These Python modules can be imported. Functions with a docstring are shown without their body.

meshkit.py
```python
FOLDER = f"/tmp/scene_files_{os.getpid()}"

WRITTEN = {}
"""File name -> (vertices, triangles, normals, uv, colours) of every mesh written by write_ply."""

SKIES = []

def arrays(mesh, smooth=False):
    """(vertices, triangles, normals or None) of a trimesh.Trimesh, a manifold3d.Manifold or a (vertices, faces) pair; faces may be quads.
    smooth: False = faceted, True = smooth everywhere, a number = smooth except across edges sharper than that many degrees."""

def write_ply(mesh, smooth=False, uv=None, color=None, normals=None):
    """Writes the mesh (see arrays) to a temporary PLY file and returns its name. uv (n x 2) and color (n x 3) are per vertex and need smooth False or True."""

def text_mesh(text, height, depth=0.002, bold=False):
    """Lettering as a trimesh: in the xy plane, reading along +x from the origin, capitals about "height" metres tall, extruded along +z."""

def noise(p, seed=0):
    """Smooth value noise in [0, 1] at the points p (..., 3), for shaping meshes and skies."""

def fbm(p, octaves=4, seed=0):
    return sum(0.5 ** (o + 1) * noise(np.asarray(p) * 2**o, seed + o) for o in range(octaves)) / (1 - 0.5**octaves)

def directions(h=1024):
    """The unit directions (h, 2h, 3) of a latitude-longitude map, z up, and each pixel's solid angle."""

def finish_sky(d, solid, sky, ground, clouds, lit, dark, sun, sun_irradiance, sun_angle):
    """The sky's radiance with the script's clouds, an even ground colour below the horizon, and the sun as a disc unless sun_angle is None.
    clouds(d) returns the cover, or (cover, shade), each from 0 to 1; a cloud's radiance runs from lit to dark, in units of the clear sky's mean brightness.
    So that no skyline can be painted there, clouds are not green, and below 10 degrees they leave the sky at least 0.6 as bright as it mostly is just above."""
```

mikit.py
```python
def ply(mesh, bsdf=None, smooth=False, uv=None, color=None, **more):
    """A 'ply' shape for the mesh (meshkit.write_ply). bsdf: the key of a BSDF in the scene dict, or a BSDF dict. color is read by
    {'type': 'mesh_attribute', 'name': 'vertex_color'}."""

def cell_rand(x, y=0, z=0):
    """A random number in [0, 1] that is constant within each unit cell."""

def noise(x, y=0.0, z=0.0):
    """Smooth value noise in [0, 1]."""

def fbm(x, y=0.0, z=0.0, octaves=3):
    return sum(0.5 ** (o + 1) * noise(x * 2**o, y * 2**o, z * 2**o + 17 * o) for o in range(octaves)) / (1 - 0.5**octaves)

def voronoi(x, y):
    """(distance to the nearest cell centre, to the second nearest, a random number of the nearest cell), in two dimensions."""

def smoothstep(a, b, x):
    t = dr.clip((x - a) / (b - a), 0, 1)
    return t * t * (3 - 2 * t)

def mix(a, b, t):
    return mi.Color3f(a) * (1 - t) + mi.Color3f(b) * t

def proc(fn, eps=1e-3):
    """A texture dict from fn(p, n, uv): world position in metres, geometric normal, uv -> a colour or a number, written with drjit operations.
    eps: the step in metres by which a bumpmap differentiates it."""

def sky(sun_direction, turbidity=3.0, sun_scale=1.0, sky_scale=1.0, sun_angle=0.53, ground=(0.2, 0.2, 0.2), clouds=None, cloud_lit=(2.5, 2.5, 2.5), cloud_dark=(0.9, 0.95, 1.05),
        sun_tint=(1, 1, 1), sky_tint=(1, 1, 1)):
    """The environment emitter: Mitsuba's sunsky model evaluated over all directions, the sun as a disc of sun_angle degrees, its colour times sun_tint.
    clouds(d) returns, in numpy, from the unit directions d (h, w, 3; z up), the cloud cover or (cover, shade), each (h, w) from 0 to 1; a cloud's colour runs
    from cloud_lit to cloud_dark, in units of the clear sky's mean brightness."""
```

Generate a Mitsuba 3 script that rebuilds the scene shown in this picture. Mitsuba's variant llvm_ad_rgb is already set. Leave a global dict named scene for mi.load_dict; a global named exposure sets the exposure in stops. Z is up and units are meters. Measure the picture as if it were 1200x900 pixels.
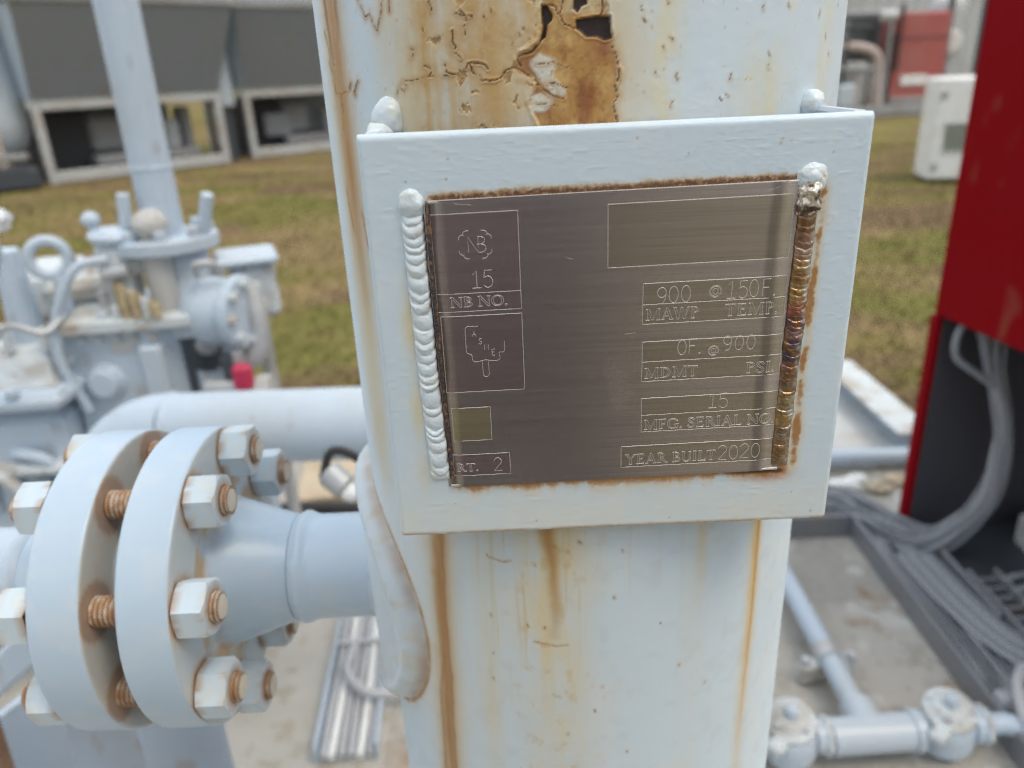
import math, numpy as np, trimesh, mitsuba as mi, drjit as dr
import manifold3d as m3
import shapely, shapely.geometry as sg, shapely.ops
import mikit, meshkit
T = mi.ScalarTransform4f
scene, labels = {}, {}
exposure = 1.93
# ---------------------------------------------------------------- camera and light
CAM = np.array([-0.0424, -0.3117, 1.6995])
PITCH, ROLL, YAW = 0.38561, 0.047164, -0.006577
fw = np.array([math.sin(YAW) * math.cos(PITCH), math.cos(YAW) * math.cos(PITCH), -math.sin(PITCH)])
r0 = np.array([math.cos(YAW), -math.sin(YAW), 0.0])
d0 = np.cross(fw, r0)
upv = -(-math.sin(ROLL) * r0 + math.cos(ROLL) * d0)
scene['camera'] = {'type': 'thinlens', 'fov': 67.1, 'fov_axis': 'x', 'near_clip': 0.02, 'far_clip': 300.0,
                   'aperture_radius': 0.0020, 'focus_distance': 0.342,
                   'to_world': T().look_at(origin=CAM.tolist(), target=(CAM + fw).tolist(), up=upv.tolist())}
scene['sky_light'] = mikit.sky((0.42, -0.30, 0.86), turbidity=3, sun_scale=0.30, sun_angle=26, clouds=lambda d: (np.ones(d.shape[:2]), np.clip(1 - d[..., 2], 0, 1) ** .9),   # an overcast sky, brightest overhead
                               cloud_lit=(4.5, 4.75, 5.0), cloud_dark=(1.75, 1.88, 2.02), ground=(0.12, 0.12, 0.09))

# ---------------------------------------------------------------- helpers
def free(key):
    if key not in scene and key not in labels:
        return key
    k = 1
    while f'{key}_{k:03d}' in scene or f'{key}_{k:03d}' in labels:
        k += 1
    return f'{key}_{k:03d}'
def thing(name, label, cat, group=None):
    key = free(name)
    labels[key] = {'label': label, 'category': cat}
    if group: labels[key]['group'] = group
    return key
def put(name, mesh, mat, parent=None, smooth=False, label=None, color=None, uv=None, kind=None):
    key = free((parent + '__' if parent else '') + name)
    if isinstance(mesh, list): mesh = cat(mesh)
    scene[key] = mikit.ply(mesh, mat, smooth=smooth, color=color, uv=uv)
    if label or kind:
        labels[key] = {}
        if label: labels[key]['label'] = label
        if kind: labels[key]['kind'] = kind
    return key
def solo(name, mesh, mat, label, cat_, smooth=False, group=None, color=None):
    key = thing(name, label, cat_, group)
    if isinstance(mesh, list): mesh = cat(mesh)
    scene[key] = mikit.ply(mesh, mat, smooth=smooth, color=color)
    return key
def ground(name, mesh, mat, smooth=False, kind='structure', label=None, category=None):
    scene[name] = mikit.ply(mesh, mat, smooth=smooth)
    labels[name] = {'kind': kind}
    if label: labels[name]['label'] = label
    if category: labels[name]['category'] = category
ORD = ['first', 'second', 'third', 'fourth', 'fifth', 'sixth', 'seventh', 'eighth', 'ninth']
def tm(v, f): return trimesh.Trimesh(np.asarray(v, float), np.asarray(f), process=False)
def cat(ms): return trimesh.util.concatenate(ms)
def man(m):
    q = m.to_mesh(); return tm(q.vert_properties[:, :3], q.tri_verts)
def frame(zdir, xhint=(1, 0, 0)):
    z = np.asarray(zdir, float); z = z / np.linalg.norm(z)
    x = np.asarray(xhint, float) - np.dot(xhint, z) * z
    if np.linalg.norm(x) < 1e-6:
        x = np.array([0, 1.0, 0]) - z[1] * z
    x = x / np.linalg.norm(x); y = np.cross(z, x)
    M = np.eye(4); M[:3, 0], M[:3, 1], M[:3, 2] = x, y, z
    return M
def moved(m, M=None, loc=None):
    m = m.copy()
    if M is not None: m.apply_transform(M)
    if loc is not None: m.apply_translation(loc)
    return m
def rbox(c, s, b=None, rz=0.0, M=None):
    """chamfered box: centre, size"""
    s = np.asarray(s, float); b = min(s) * 0.12 if b is None else b
    b = min(b, min(s) * 0.45)
    h = s / 2
    pts = []
    for sx in (-1, 1):
        for sy in (-1, 1):
            for sz in (-1, 1):
                for k in range(3):
                    p = h - b; p = p.copy(); p[k] = h[k]
                    pts.append(p * (sx, sy, sz))
    m = man(m3.Manifold.hull_points(np.array(pts)))
    if rz: m.apply_transform(trimesh.transformations.rotation_matrix(rz, [0, 0, 1]))
    if M is not None: m.apply_transform(M)
    m.apply_translation(c)
    return m
def hull(pts): return man(m3.Manifold.hull_points(np.asarray(pts, float)))
def bar(a, b, w, h=None, bev=None, up=(0, 0, 1)):
    """rectangular bar from a to b, width w sideways and h along up"""
    a, b = np.asarray(a, float), np.asarray(b, float); h = h or w
    d = b - a; L = np.linalg.norm(d)
    M = frame(d, up)
    return rbox((a + b) / 2, (h, w, L), bev, M=M)
def rev(profile, n=48, axis=(0, 0, 1), loc=(0, 0, 0), closed=False):
    """profile (r, h) rows, revolved about axis; r may be 0 at the ends"""
    p = np.asarray(profile, float); k = len(p)
    t = np.arange(n) * 2 * np.pi / n
    v = np.stack([p[:, None, 0] * np.cos(t), p[:, None, 0] * np.sin(t), np.repeat(p[:, 1:2], n, 1)], -1).reshape(-1, 3)
    f = []
    rows = range(k if closed else k - 1)
    for i in rows:
        i2 = (i + 1) % k
        a = i * n + np.arange(n); b = i * n + (np.arange(n) + 1) % n
        c = i2 * n + (np.arange(n) + 1) % n; d = i2 * n + np.arange(n)
        f += [np.stack([a, b, c], 1), np.stack([a, c, d], 1)]
    m = tm(v, np.vstack(f))
    m.apply_transform(frame(axis, (1, 0, 0) if abs(np.asarray(axis)[0]) < .9 * np.linalg.norm(axis) else (0, 1, 0))); m.apply_translation(loc)
    return m
def fillet(profile, r=0.002, seg=4):
    """rounds the inner corners of an (r, h) polyline"""
    p = [np.asarray(q, float) for q in profile]; out = [p[0]]
    for a, b, c in zip(p[:-2], p[1:-1], p[2:]):
        u, w = a - b, c - b; lu, lw = np.linalg.norm(u), np.linalg.norm(w)
        q = min(r, lu * .45, lw * .45); s, e = b + u / lu * q, b + w / lw * q
        for t in np.linspace(0, 1, seg + 1): out.append((1 - t) ** 2 * s + 2 * t * (1 - t) * b + t * t * e)
    return out + [p[-1]]
def cyl(a, b, r, n=32, bev=None, r2=None):
    a, b = np.asarray(a, float), np.asarray(b, float); L = np.linalg.norm(b - a); r2 = r if r2 is None else r2
    bev = min(r, r2, L) * .15 if bev is None else bev
    prof = [(0, 0), (r - bev, 0), (r, bev), (r2, L - bev), (r2 - bev, L), (0, L)]
    return rev(prof, n, b - a, a)
def curve(pts, n=40):
    """Catmull-Rom through the points"""
    p = np.asarray(pts, float); p = np.vstack([2 * p[0] - p[1], p, 2 * p[-1] - p[-2]]); k = len(p) - 3
    out = []
    for u in np.linspace(0, k - 1e-9, n):
        i = int(u); t = u - i; a, b, c, d = p[i:i + 4]
        out.append(.5 * (2 * b + (c - a) * t + (2 * a - 5 * b + 4 * c - d) * t * t + (3 * b - a - 3 * c + d) * t ** 3))
    return np.array(out)
def tube(path, r, sides=16, cap=True):
    p = np.asarray(path, float); n = len(p); r = np.broadcast_to(np.asarray(r, float), (n,))
    t = np.gradient(p, axis=0); t /= np.linalg.norm(t, axis=1, keepdims=True) + 1e-12
    a = np.cross(t[0], [0, 0, 1.0]);
    if np.linalg.norm(a) < 1e-3: a = np.cross(t[0], [1.0, 0, 0])
    A = []
    for i in range(n):
        a = a - np.dot(a, t[i]) * t[i]; a /= np.linalg.norm(a); A.append(a)
    A = np.array(A); B = np.cross(t, A); g = np.arange(sides) * 2 * np.pi / sides
    v = p[:, None] + r[:, None, None] * (np.cos(g)[None, :, None] * A[:, None] + np.sin(g)[None, :, None] * B[:, None])
    v = v.reshape(-1, 3); i, j = np.meshgrid(np.arange(n - 1), np.arange(sides), indexing='ij')
    q = np.stack([i * sides + j, i * sides + (j + 1) % sides, (i + 1) * sides + (j + 1) % sides, (i + 1) * sides + j], -1).reshape(-1, 4)
    f = np.vstack([q[:, [0, 1, 2]], q[:, [0, 2, 3]]])
    if cap:
        v = np.vstack([v, p[0], p[-1]]); m = n * sides; jj = np.arange(sides); k = (n - 1) * sides
        f = np.vstack([f, np.stack([jj * 0 + m, (jj + 1) % sides, jj], 1), np.stack([jj * 0 + m + 1, k + jj, k + (jj + 1) % sides], 1)])
    return tm(v, f)
def gridmesh(V):
    """V (a, b, 3) -> mesh"""
    a, b = V.shape[:2]; i, j = np.meshgrid(np.arange(a - 1), np.arange(b - 1), indexing='ij')
    q = np.stack([i * b + j, (i + 1) * b + j, (i + 1) * b + j + 1, i * b + j + 1], -1).reshape(-1, 4)
    return tm(V.reshape(-1, 3), np.vstack([q[:, [0, 1, 2]], q[:, [0, 2, 3]]]))
def ss(a, b, x):
    t = np.clip((x - a) / (b - a), 0, 1); return t * t * (3 - 2 * t)
def lerp(c, d, m):
    return c * (1 - m[..., None]) + np.asarray(d) * m[..., None]
def fb(x, y, s, o=4, seed=0, z=0.0):
    x, y = np.broadcast_arrays(x, y)
    return meshkit.fbm(np.stack([x / s, y / s, np.full(x.shape, z + .37)], -1), o, seed)
def pdist(x, y, poly):
    """distance of the points (x, y) to a polyline"""
    poly = np.asarray(poly, float); best = np.full(x.shape, 1e9)
    for (ax, ay), (bx, by) in zip(poly[:-1], poly[1:]):
        dx, dy = bx - ax, by - ay; L = dx * dx + dy * dy + 1e-12
        t = np.clip(((x - ax) * dx + (y - ay) * dy) / L, 0, 1)
        best = np.minimum(best, np.hypot(x - ax - t * dx, y - ay - t * dy))
    return best
def inside(x, y, poly):
    P = sg.Polygon(poly); shapely.prepare(P)
    return shapely.contains_xy(P, x.ravel(), y.ravel()).reshape(x.shape)
def sdist(x, y, poly):
    """signed distance, negative inside"""
    d = pdist(x, y, list(poly) + [poly[0]])
    return np.where(inside(x, y, poly), -d, d)

# ---------------------------------------------------------------- materials
def rgb(*c): return {'type': 'rgb', 'value': list(c)}
def pr(base, rough=.5, metal=0.0, spec=.5, bump=None, scale=1.0, eps=5e-4, **kw):
    b = {'type': 'principled', 'base_color': base if isinstance(base, dict) else rgb(*base), 'roughness': rough, 'metallic': metal, 'specular': spec, **kw}
    if bump: b = {'type': 'bumpmap', 'arbitrary': mikit.proc(bump, eps), 'scale': scale, 'bsdf': b}
    return {'type': 'twosided', 'bsdf': b}
VC = {'type': 'mesh_attribute', 'name': 'vertex_color'}
fbm, noise, sst, mix = mikit.fbm, mikit.noise, mikit.smoothstep, mikit.mix
def peel(p, n, uv):      # sprayed paint: orange peel and dust nibs
    a = fbm(p.x * 1300, p.y * 1300, p.z * 1300, 2) * 0.00007
    b = sst(.63, .8, noise(p.x * 620 + 5, p.y * 620, p.z * 620)) * 0.00009
    return a + b
def peel_fine(p, n, uv):
    return fbm(p.x * 600, p.y * 600, p.z * 600, 2) * 0.00014
PAINT = np.array([0.585, 0.655, 0.715])
def dusty(base, dirt, amount, s=6.0, top=0.0):
    def fn(p, n, uv):
        m = sst(.42, .75, fbm(p.x * s, p.y * s, p.z * s, 4)) * amount
        c = mix(base, dirt, m)
        k = sst(.66, .78, fbm(p.x * s * 5 + 9, p.y * s * 5, p.z * s * 2, 3)) * amount
        return mix(c, (0.27, 0.18, 0.10), k * .8)
    return mikit.proc(fn)
M = {}
def mat(name, d): scene['mat_' + name] = d; M[name] = 'mat_' + name
mat('vessel', pr(VC, .5, spec=.45, bump=peel_fine))
mat('bracket', pr(VC, .42, spec=.5, bump=peel))
mat('flange', pr(VC, .3, spec=.5, bump=peel_fine, scale=.5))
mat('weldpaint', pr(VC, .3, spec=.5))
mat('weldsteel', pr(VC, .3, metal=.75, spec=.6))
mat('rustmetal', pr(VC, .62, spec=.3))
mat('paint', pr(dusty((.425, .51, .605), (.38, .40, .40), .4), .35, spec=.5))
mat('paint_dirty', pr(dusty((.50, .55, .58), (.34, .31, .26), .9, 16.0), .5, spec=.4))
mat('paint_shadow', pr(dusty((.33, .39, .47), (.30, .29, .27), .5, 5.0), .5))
mat('white', pr(dusty((.72, .74, .74), (.55, .52, .45), .35), .4))
mat('galv', pr(dusty((.46, .48, .50), (.34, .33, .31), .5, 14.0), .45, metal=.35))
mat('foil', pr((.86, .86, .85), .22, metal=.85))
mat('darksteel', pr((.05, .06, .072), .5))
mat('black', pr((.02, .02, .022), .6))
mat('red', pr(dusty((.215, .002, .006), (.18, .006, .012), .25, 3.0), .5, spec=.06))
mat('redfar', pr(dusty((.36, .095, .085), (.33, .14, .12), .5, 2.0), .55))
mat('redhandle', pr((.45, .03, .08), .5))
mat('bay', pr((.055, .055, .068), .55))
mat('cable', pr((.20, .215, .24), .5))
mat('cablemid', pr((.31, .325, .35), .5))
mat('cablelight', pr((.38, .39, .41), .45))
mat('traygrey', pr(dusty((.20, .215, .24), (.24, .235, .22), .5, 12.0), .45, metal=.3))
mat('panelgrey', pr(dusty((.215, .24, .28), (.24, .255, .265), .4, 1.2), .5, metal=.2))
mat('panelblue', pr(dusty((.46, .53, .60), (.40, .43, .45), .5, 1.0), .45))
mat('frame', pr(dusty((.42, .44, .45), (.36, .32, .26), .55, 2.5), .5))
mat('interior', pr((.2, .205, .21), .6))
mat('midgrey', pr(dusty((.26, .27, .28), (.2, .18, .16), .5, 2.0), .5))
mat('palegrey', pr(dusty((.45, .47, .48), (.38, .37, .34), .4, 1.0), .5))
mat('pinkgrey', pr(dusty((.42, .36, .34), (.3, .25, .22), .6, 3.0), .5))
mat('glass', pr((.20, .23, .20), .12, spec=.6))
mat('timber', pr(dusty((.47, .40, .30), (.33, .25, .16), .7, 12.0), .8, spec=.2))
mat('rust', pr(dusty((.24, .15, .10), (.15, .08, .05), .7, 14.0), .85, spec=.2))
mat('plug', pr((.42, .42, .41), .5))
def deck_color(p, n, uv):
    a = fbm(p.x * 5, p.y * 5, 3.1, 5); b = fbm(p.x * 38, p.y * 38, 8.0, 3)
    c = mix((.31, .30, .275), (.40, .385, .35), sst(.35, .65, a))
    c = mix(c, (.27, .25, .215), sst(.55, .8, b) * .6)
    c = mix(c, (.25, .15, .08), sst(.64, .78, fbm(p.x * 9 + 4, p.y * 9, 1.0, 4)) * .7)
    return mix(c, (.50, .50, .48), sst(.62, .75, fbm(p.x * 14, p.y * 14 + 8, 5.0, 3)) * .6)
mat('deck', pr(mikit.proc(deck_color), .75, spec=.25, bump=lambda p, n, uv: fbm(p.x * 60, p.y * 60, 2.0, 3) * .004))
def tread_h(p, n, uv):
    u, v = (p.x + p.y) * 62.0, (p.x - p.y) * 62.0
    fu, fv = u - dr.floor(u) - .5, v - dr.floor(v) - .5
    return sst(.32, .18, dr.sqrt(fu * fu + fv * fv)) * .0022
def tread_c(p, n, uv):
    c = mix((.40, .385, .345), (.47, .455, .42), fbm(p.x * 12, p.y * 12, 0.0, 4))
    return mix(c, (.33, .29, .22), sst(.55, .75, fbm(p.x * 30, p.y * 30, 4.0, 3)) * .6)
mat('tread', pr(mikit.proc(tread_c), .6, spec=.3, bump=tread_h))
def grass_color(p, n, uv):
    a = fbm(p.x * .55, p.y * .9, 1.0, 4); b = fbm(p.x * 2.2, p.y * 3.0, 6.0, 4); c3 = fbm(p.x * 14, p.y * 14, 2.0, 3)
    c = mix((.142, .136, .043), (.205, .155, .078), sst(.42, .62, a))
    c = mix(c, (.165, .140, .052), sst(.45, .7, b) * .7)
    c = mix(c, (.15, .10, .066), sst(.52, .68, fbm(p.x * .8 + 9, p.y * 1.5, 3.0, 4)) * .8)
    return c * (.7 + .6 * c3)
mat('grass', pr(mikit.proc(grass_color), .9, spec=.1, bump=lambda p, n, uv: fbm(p.x * 18, p.y * 18, 0.0, 4) * .05))
mat('blade', pr(mikit.proc(grass_color), .8, spec=.15))
# brushed stainless sheet, brushed along x
def brush_c(p, n, uv):
    l = fbm(p.x * 9, p.y * 3, p.z * 2300, 2); k = fbm(p.x * 22, 3.0, p.z * 700 + 40, 3)
    m = .42 + .11 * (l - .5) + .10 * (k - .5)
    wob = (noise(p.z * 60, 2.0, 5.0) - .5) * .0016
    hb = 1 - .36 * sst(.0034, .0008, dr.abs(p.x + wob - .0640)) - .55 * sst(.0022, .0004, dr.abs(p.x + wob + .0732)) + .25 * sst(.0030, .0006, dr.abs(p.x + wob - .0695))  # reflection bands of the bent edges, painted into the colour beside both welds
    dx, dz = (p.x - .0005) / .0085, (p.z - 1.570) / .0175
    sc = sst(1.0, .5, dr.sqrt(dx * dx + dz * dz) + (fbm(p.x * 300, 0.0, p.z * 300, 3) - .5) * .9) * sst(.0, .35, dx + .4 * dz + .55) * sst(.45, .62, fbm(p.x * 1800, 4.0, p.z * 1800, 2))
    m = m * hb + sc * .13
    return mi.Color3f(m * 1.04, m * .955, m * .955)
def brush_b(p, n, uv): return fbm(p.x * 14, p.y * 2, p.z * 3000, 2) * .000012
def steel(refl, au, av, bump=True):
    b = {'type': 'roughconductor', 'material': 'none', 'specular_reflectance': refl, 'distribution': 'ggx', 'alpha_u': au, 'alpha_v': av}
    if bump: b = {'type': 'bumpmap', 'arbitrary': mikit.proc(brush_b, 1e-4), 'scale': 1.0, 'bsdf': b}
    return {'type': 'twosided', 'bsdf': b}
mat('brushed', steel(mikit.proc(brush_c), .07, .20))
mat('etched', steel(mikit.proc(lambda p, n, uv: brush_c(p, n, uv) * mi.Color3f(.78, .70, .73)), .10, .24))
mat('etched_refl', steel(mikit.proc(lambda p, n, uv: brush_c(p, n, uv) * mi.Color3f(.86, .845, .74)), .09, .22))  # etched steel of the right fields, with an olive-tan reflection mixed into its colour
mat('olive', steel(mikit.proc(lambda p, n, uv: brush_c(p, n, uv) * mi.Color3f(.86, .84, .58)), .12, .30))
mat('engrave', pr((.50, .47, .46), .42, metal=.35, spec=.6))

# ================================================================ LARGE STRUCTURE
g = np.linspace(-1, 1, 2)
ground('grass_ground', gridmesh(np.stack([*np.meshgrid(np.linspace(-120, 120, 41), np.linspace(-120, 120, 41), indexing='ij')] + [np.zeros((41, 41))], -1)), M['grass'])
rng = np.random.default_rng(5)
def blades(n):
    x = rng.uniform(-9, 9, n); y = 2.75 + 13 * rng.random(n) ** 1.6
    h = rng.uniform(.03, .075, n); a = rng.uniform(0, 6.28, n); w = .006 + .004 * rng.random(n); lean = rng.normal(0, .03, (n, 2))
    c, s = np.cos(a) * w, np.sin(a) * w
    v = np.stack([np.stack([x - c, y - s, 0 * x], 1), np.stack([x + c, y + s, 0 * x], 1), np.stack([x + lean[:, 0], y + lean[:, 1], h], 1)], 1).reshape(-1, 3)
    return tm(v, np.arange(3 * n).reshape(-1, 3))
ground('grass', blades(60000), M['blade'], kind='stuff', label='short patchy green and tan grass beyond the skid', category='grass')
ZD = 0.40
ground('skid_deck', rbox((-.55, .55, ZD - .06), (4.1, 4.35, .12), .01), M['deck'])
# edge beams of the skid
def ibeam(a, b, w=.15, h=.2, t=.014):
    a, b = np.asarray(a, float), np.asarray(b, float)
    return [bar(a + (0, 0, h / 2), b + (0, 0, h / 2), w, t, .003), bar(a - (0, 0, h / 2), b - (0, 0, h / 2), w, t, .003), bar(a, b, t, h - t - .001, .002)]
for a, b, lab in (((-2.55, 2.64, .2), (1.25, 2.64, .2), 'grey steel edge beam along the far side of the skid, behind the tall white stack'),
                  ((-2.5, -1.55, .2), (-2.5, 2.55, .2), 'grey steel edge beam along the left side of the skid'),
                  ((1.43, -1.5, .2), (1.43, 2.1, .2), 'grey steel edge beam along the right side of the skid under the red cabinet')):
    solo('skid_beam', ibeam(a, b, .12, .26), M['paint_dirty'], lab, 'steel beam', group='edge beams of the skid')

# ---------------------------------------------------------------- pressure vessel
AX, AY, RV, ZC = -0.0027, 0.1482, 0.1365, 1.588
HOLES = [[(-11, 128.3), (-4, 129), (2, 129), (2.6, 121), (0, 120.6), (-3, 121.8), (-7, 122), (-11, 125.2)],
         [(-12, 140), (-6.5, 140), (-6.6, 133.4), (-9, 132.6), (-10.4, 130.6), (-12, 132)],
         [(-24.3, 134), (-22, 133.6), (-19.8, 130), (-20.2, 128.5), (-22, 127), (-22.7, 123), (-25.2, 121), (-24.2, 124), (-23.8, 126), (-24.2, 130)]]
CRACKS = [([(-25, 121), (-28, 118), (-33, 117), (-34, 116), (-34, 115), (-33, 113)], .8), ([(-21, 134), (-19, 133), (-16, 128), (-15.5, 127), (-13, 126), (-11, 125)], .45),
          ([(-15, 140), (-16, 134), (-17, 131)], .6), ([(-1, 140), (-1, 131), (-2, 129)], .55),
          ([(2.6, 121), (3, 118), (5, 113), (5.4, 110), (5.2, 107), (4, 104), (5, 100), (3.2, 97), (4, 94), (5, 89)], .5),
          ([(-41, 109), (-39, 112), (-36, 112.4), (-33, 111.4), (-30, 109), (-27, 107), (-25, 104.5), (-22, 102), (-16, 100)], .4),
          ([(-92, 104), (-90.5, 107), (-88, 109), (-83, 109), (-76, 110.4), (-60, 111)], .3), ([(-90, 107), (-88, 105), (-86, 107), (-88, 109)], .25),
          ([(-56, 113), (-55, 114.6), (-52, 114.8), (-48, 114), (-46, 112)], .5), ([(-54, 114), (-53, 111), (-50, 110), (-49.6, 108), (-44, 108), (-41, 109)], .5),
          ([(-112, 142), (-108, 135), (-105, 136), (-101, 129)], .4), ([(-96, 142), (-97, 137), (-101, 129)], .4), ([(-92, 142), (-92, 136)], .35),
          ([(-61, 127), (-61.5, 123), (-60, 121), (-61, 119), (-58, 117)], .55), ([(-57, 134), (-54, 131), (-56, 128), (-55.6, 125)], .5), ([(-59, 133), (-55, 132), (-52, 132)], .4),
          ([(-71, 138), (-70, 135)], .5), ([(-82, 121), (-80, 121), (-82, 118)], .4), ([(-76, 115), (-71, 113), (-73, 111)], .5), ([(-66, 115), (-65, 112), (-62, 111)], .45),
          ([(-128, 107), (-126, 109)], .5), ([(-124, 105), (-119, 110)], .5), ([(-123, 104), (-121, 108)], .4), ([(-150, 118), (-146, 112), (-146, 105), (-138, 104.5), (-131, 106)], .4),
          ([(-152, 132), (-147, 120)], .4), ([(-139, 104), (-138, 96), (-141, 88)], .4), ([(-147, 60), (-143, 40)], .35), ([(-130, 50), (-127, 34)], .3),
          ([(-34, 107.5), (-28, 105.6), (-22, 106.6), (-14, 104)], .25), ([(-31, 99), (-20, 98), (-16, 95.5)], .2), ([(-27, 113), (-20, 113.5), (-13, 111)], .2),
          ([(-60, -121), (-52, -122), (-48, -120.5)], .1), ([(-37, -170), (-25, -171), (-19, -170)], .1)]
FLECKS = [(68, 130), (26, 120), (23, 117), (20, 108), (29, 106), (73, 113), (73, 108), (49, 97), (52, 98), (53, 105), (27, 96), (129, 132), (122, 112), (116, 119), (107, 128), (83, 131),
          (-61, -158), (-61, -184), (-62, -202), (-25, -109), (-18, -112), (-40, -160), (-31, -160), (-27, -205), (13, -246), (42, -191), (-1, -198), (-61, -120), (-12, -106), (-35, -121), (-75, 128), (-68, 124),
          (-47, 131), (-44, 133), (-58, 109), (-33, 124), (-31, 126), (-29, 122), (-36, 121), (14, 131), (15, 127), (24, 133), (-5, -215), (-20, -232), (30, -160), (5, -140), (60, -210), (-77, -300), (9, -112), (-48, -265)]
PEEL = [(-24, 134), (-25, 121), (-33, 117), (-36, 112), (-27, 107), (-30, 99), (-27, 92), (-25, 88), (5, 88), (4, 94), (3, 97), (5, 100), (4, 104), (5.3, 110), (3, 118), (2.6, 121), (1, 129), (-1, 140), (-17, 140)]
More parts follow.
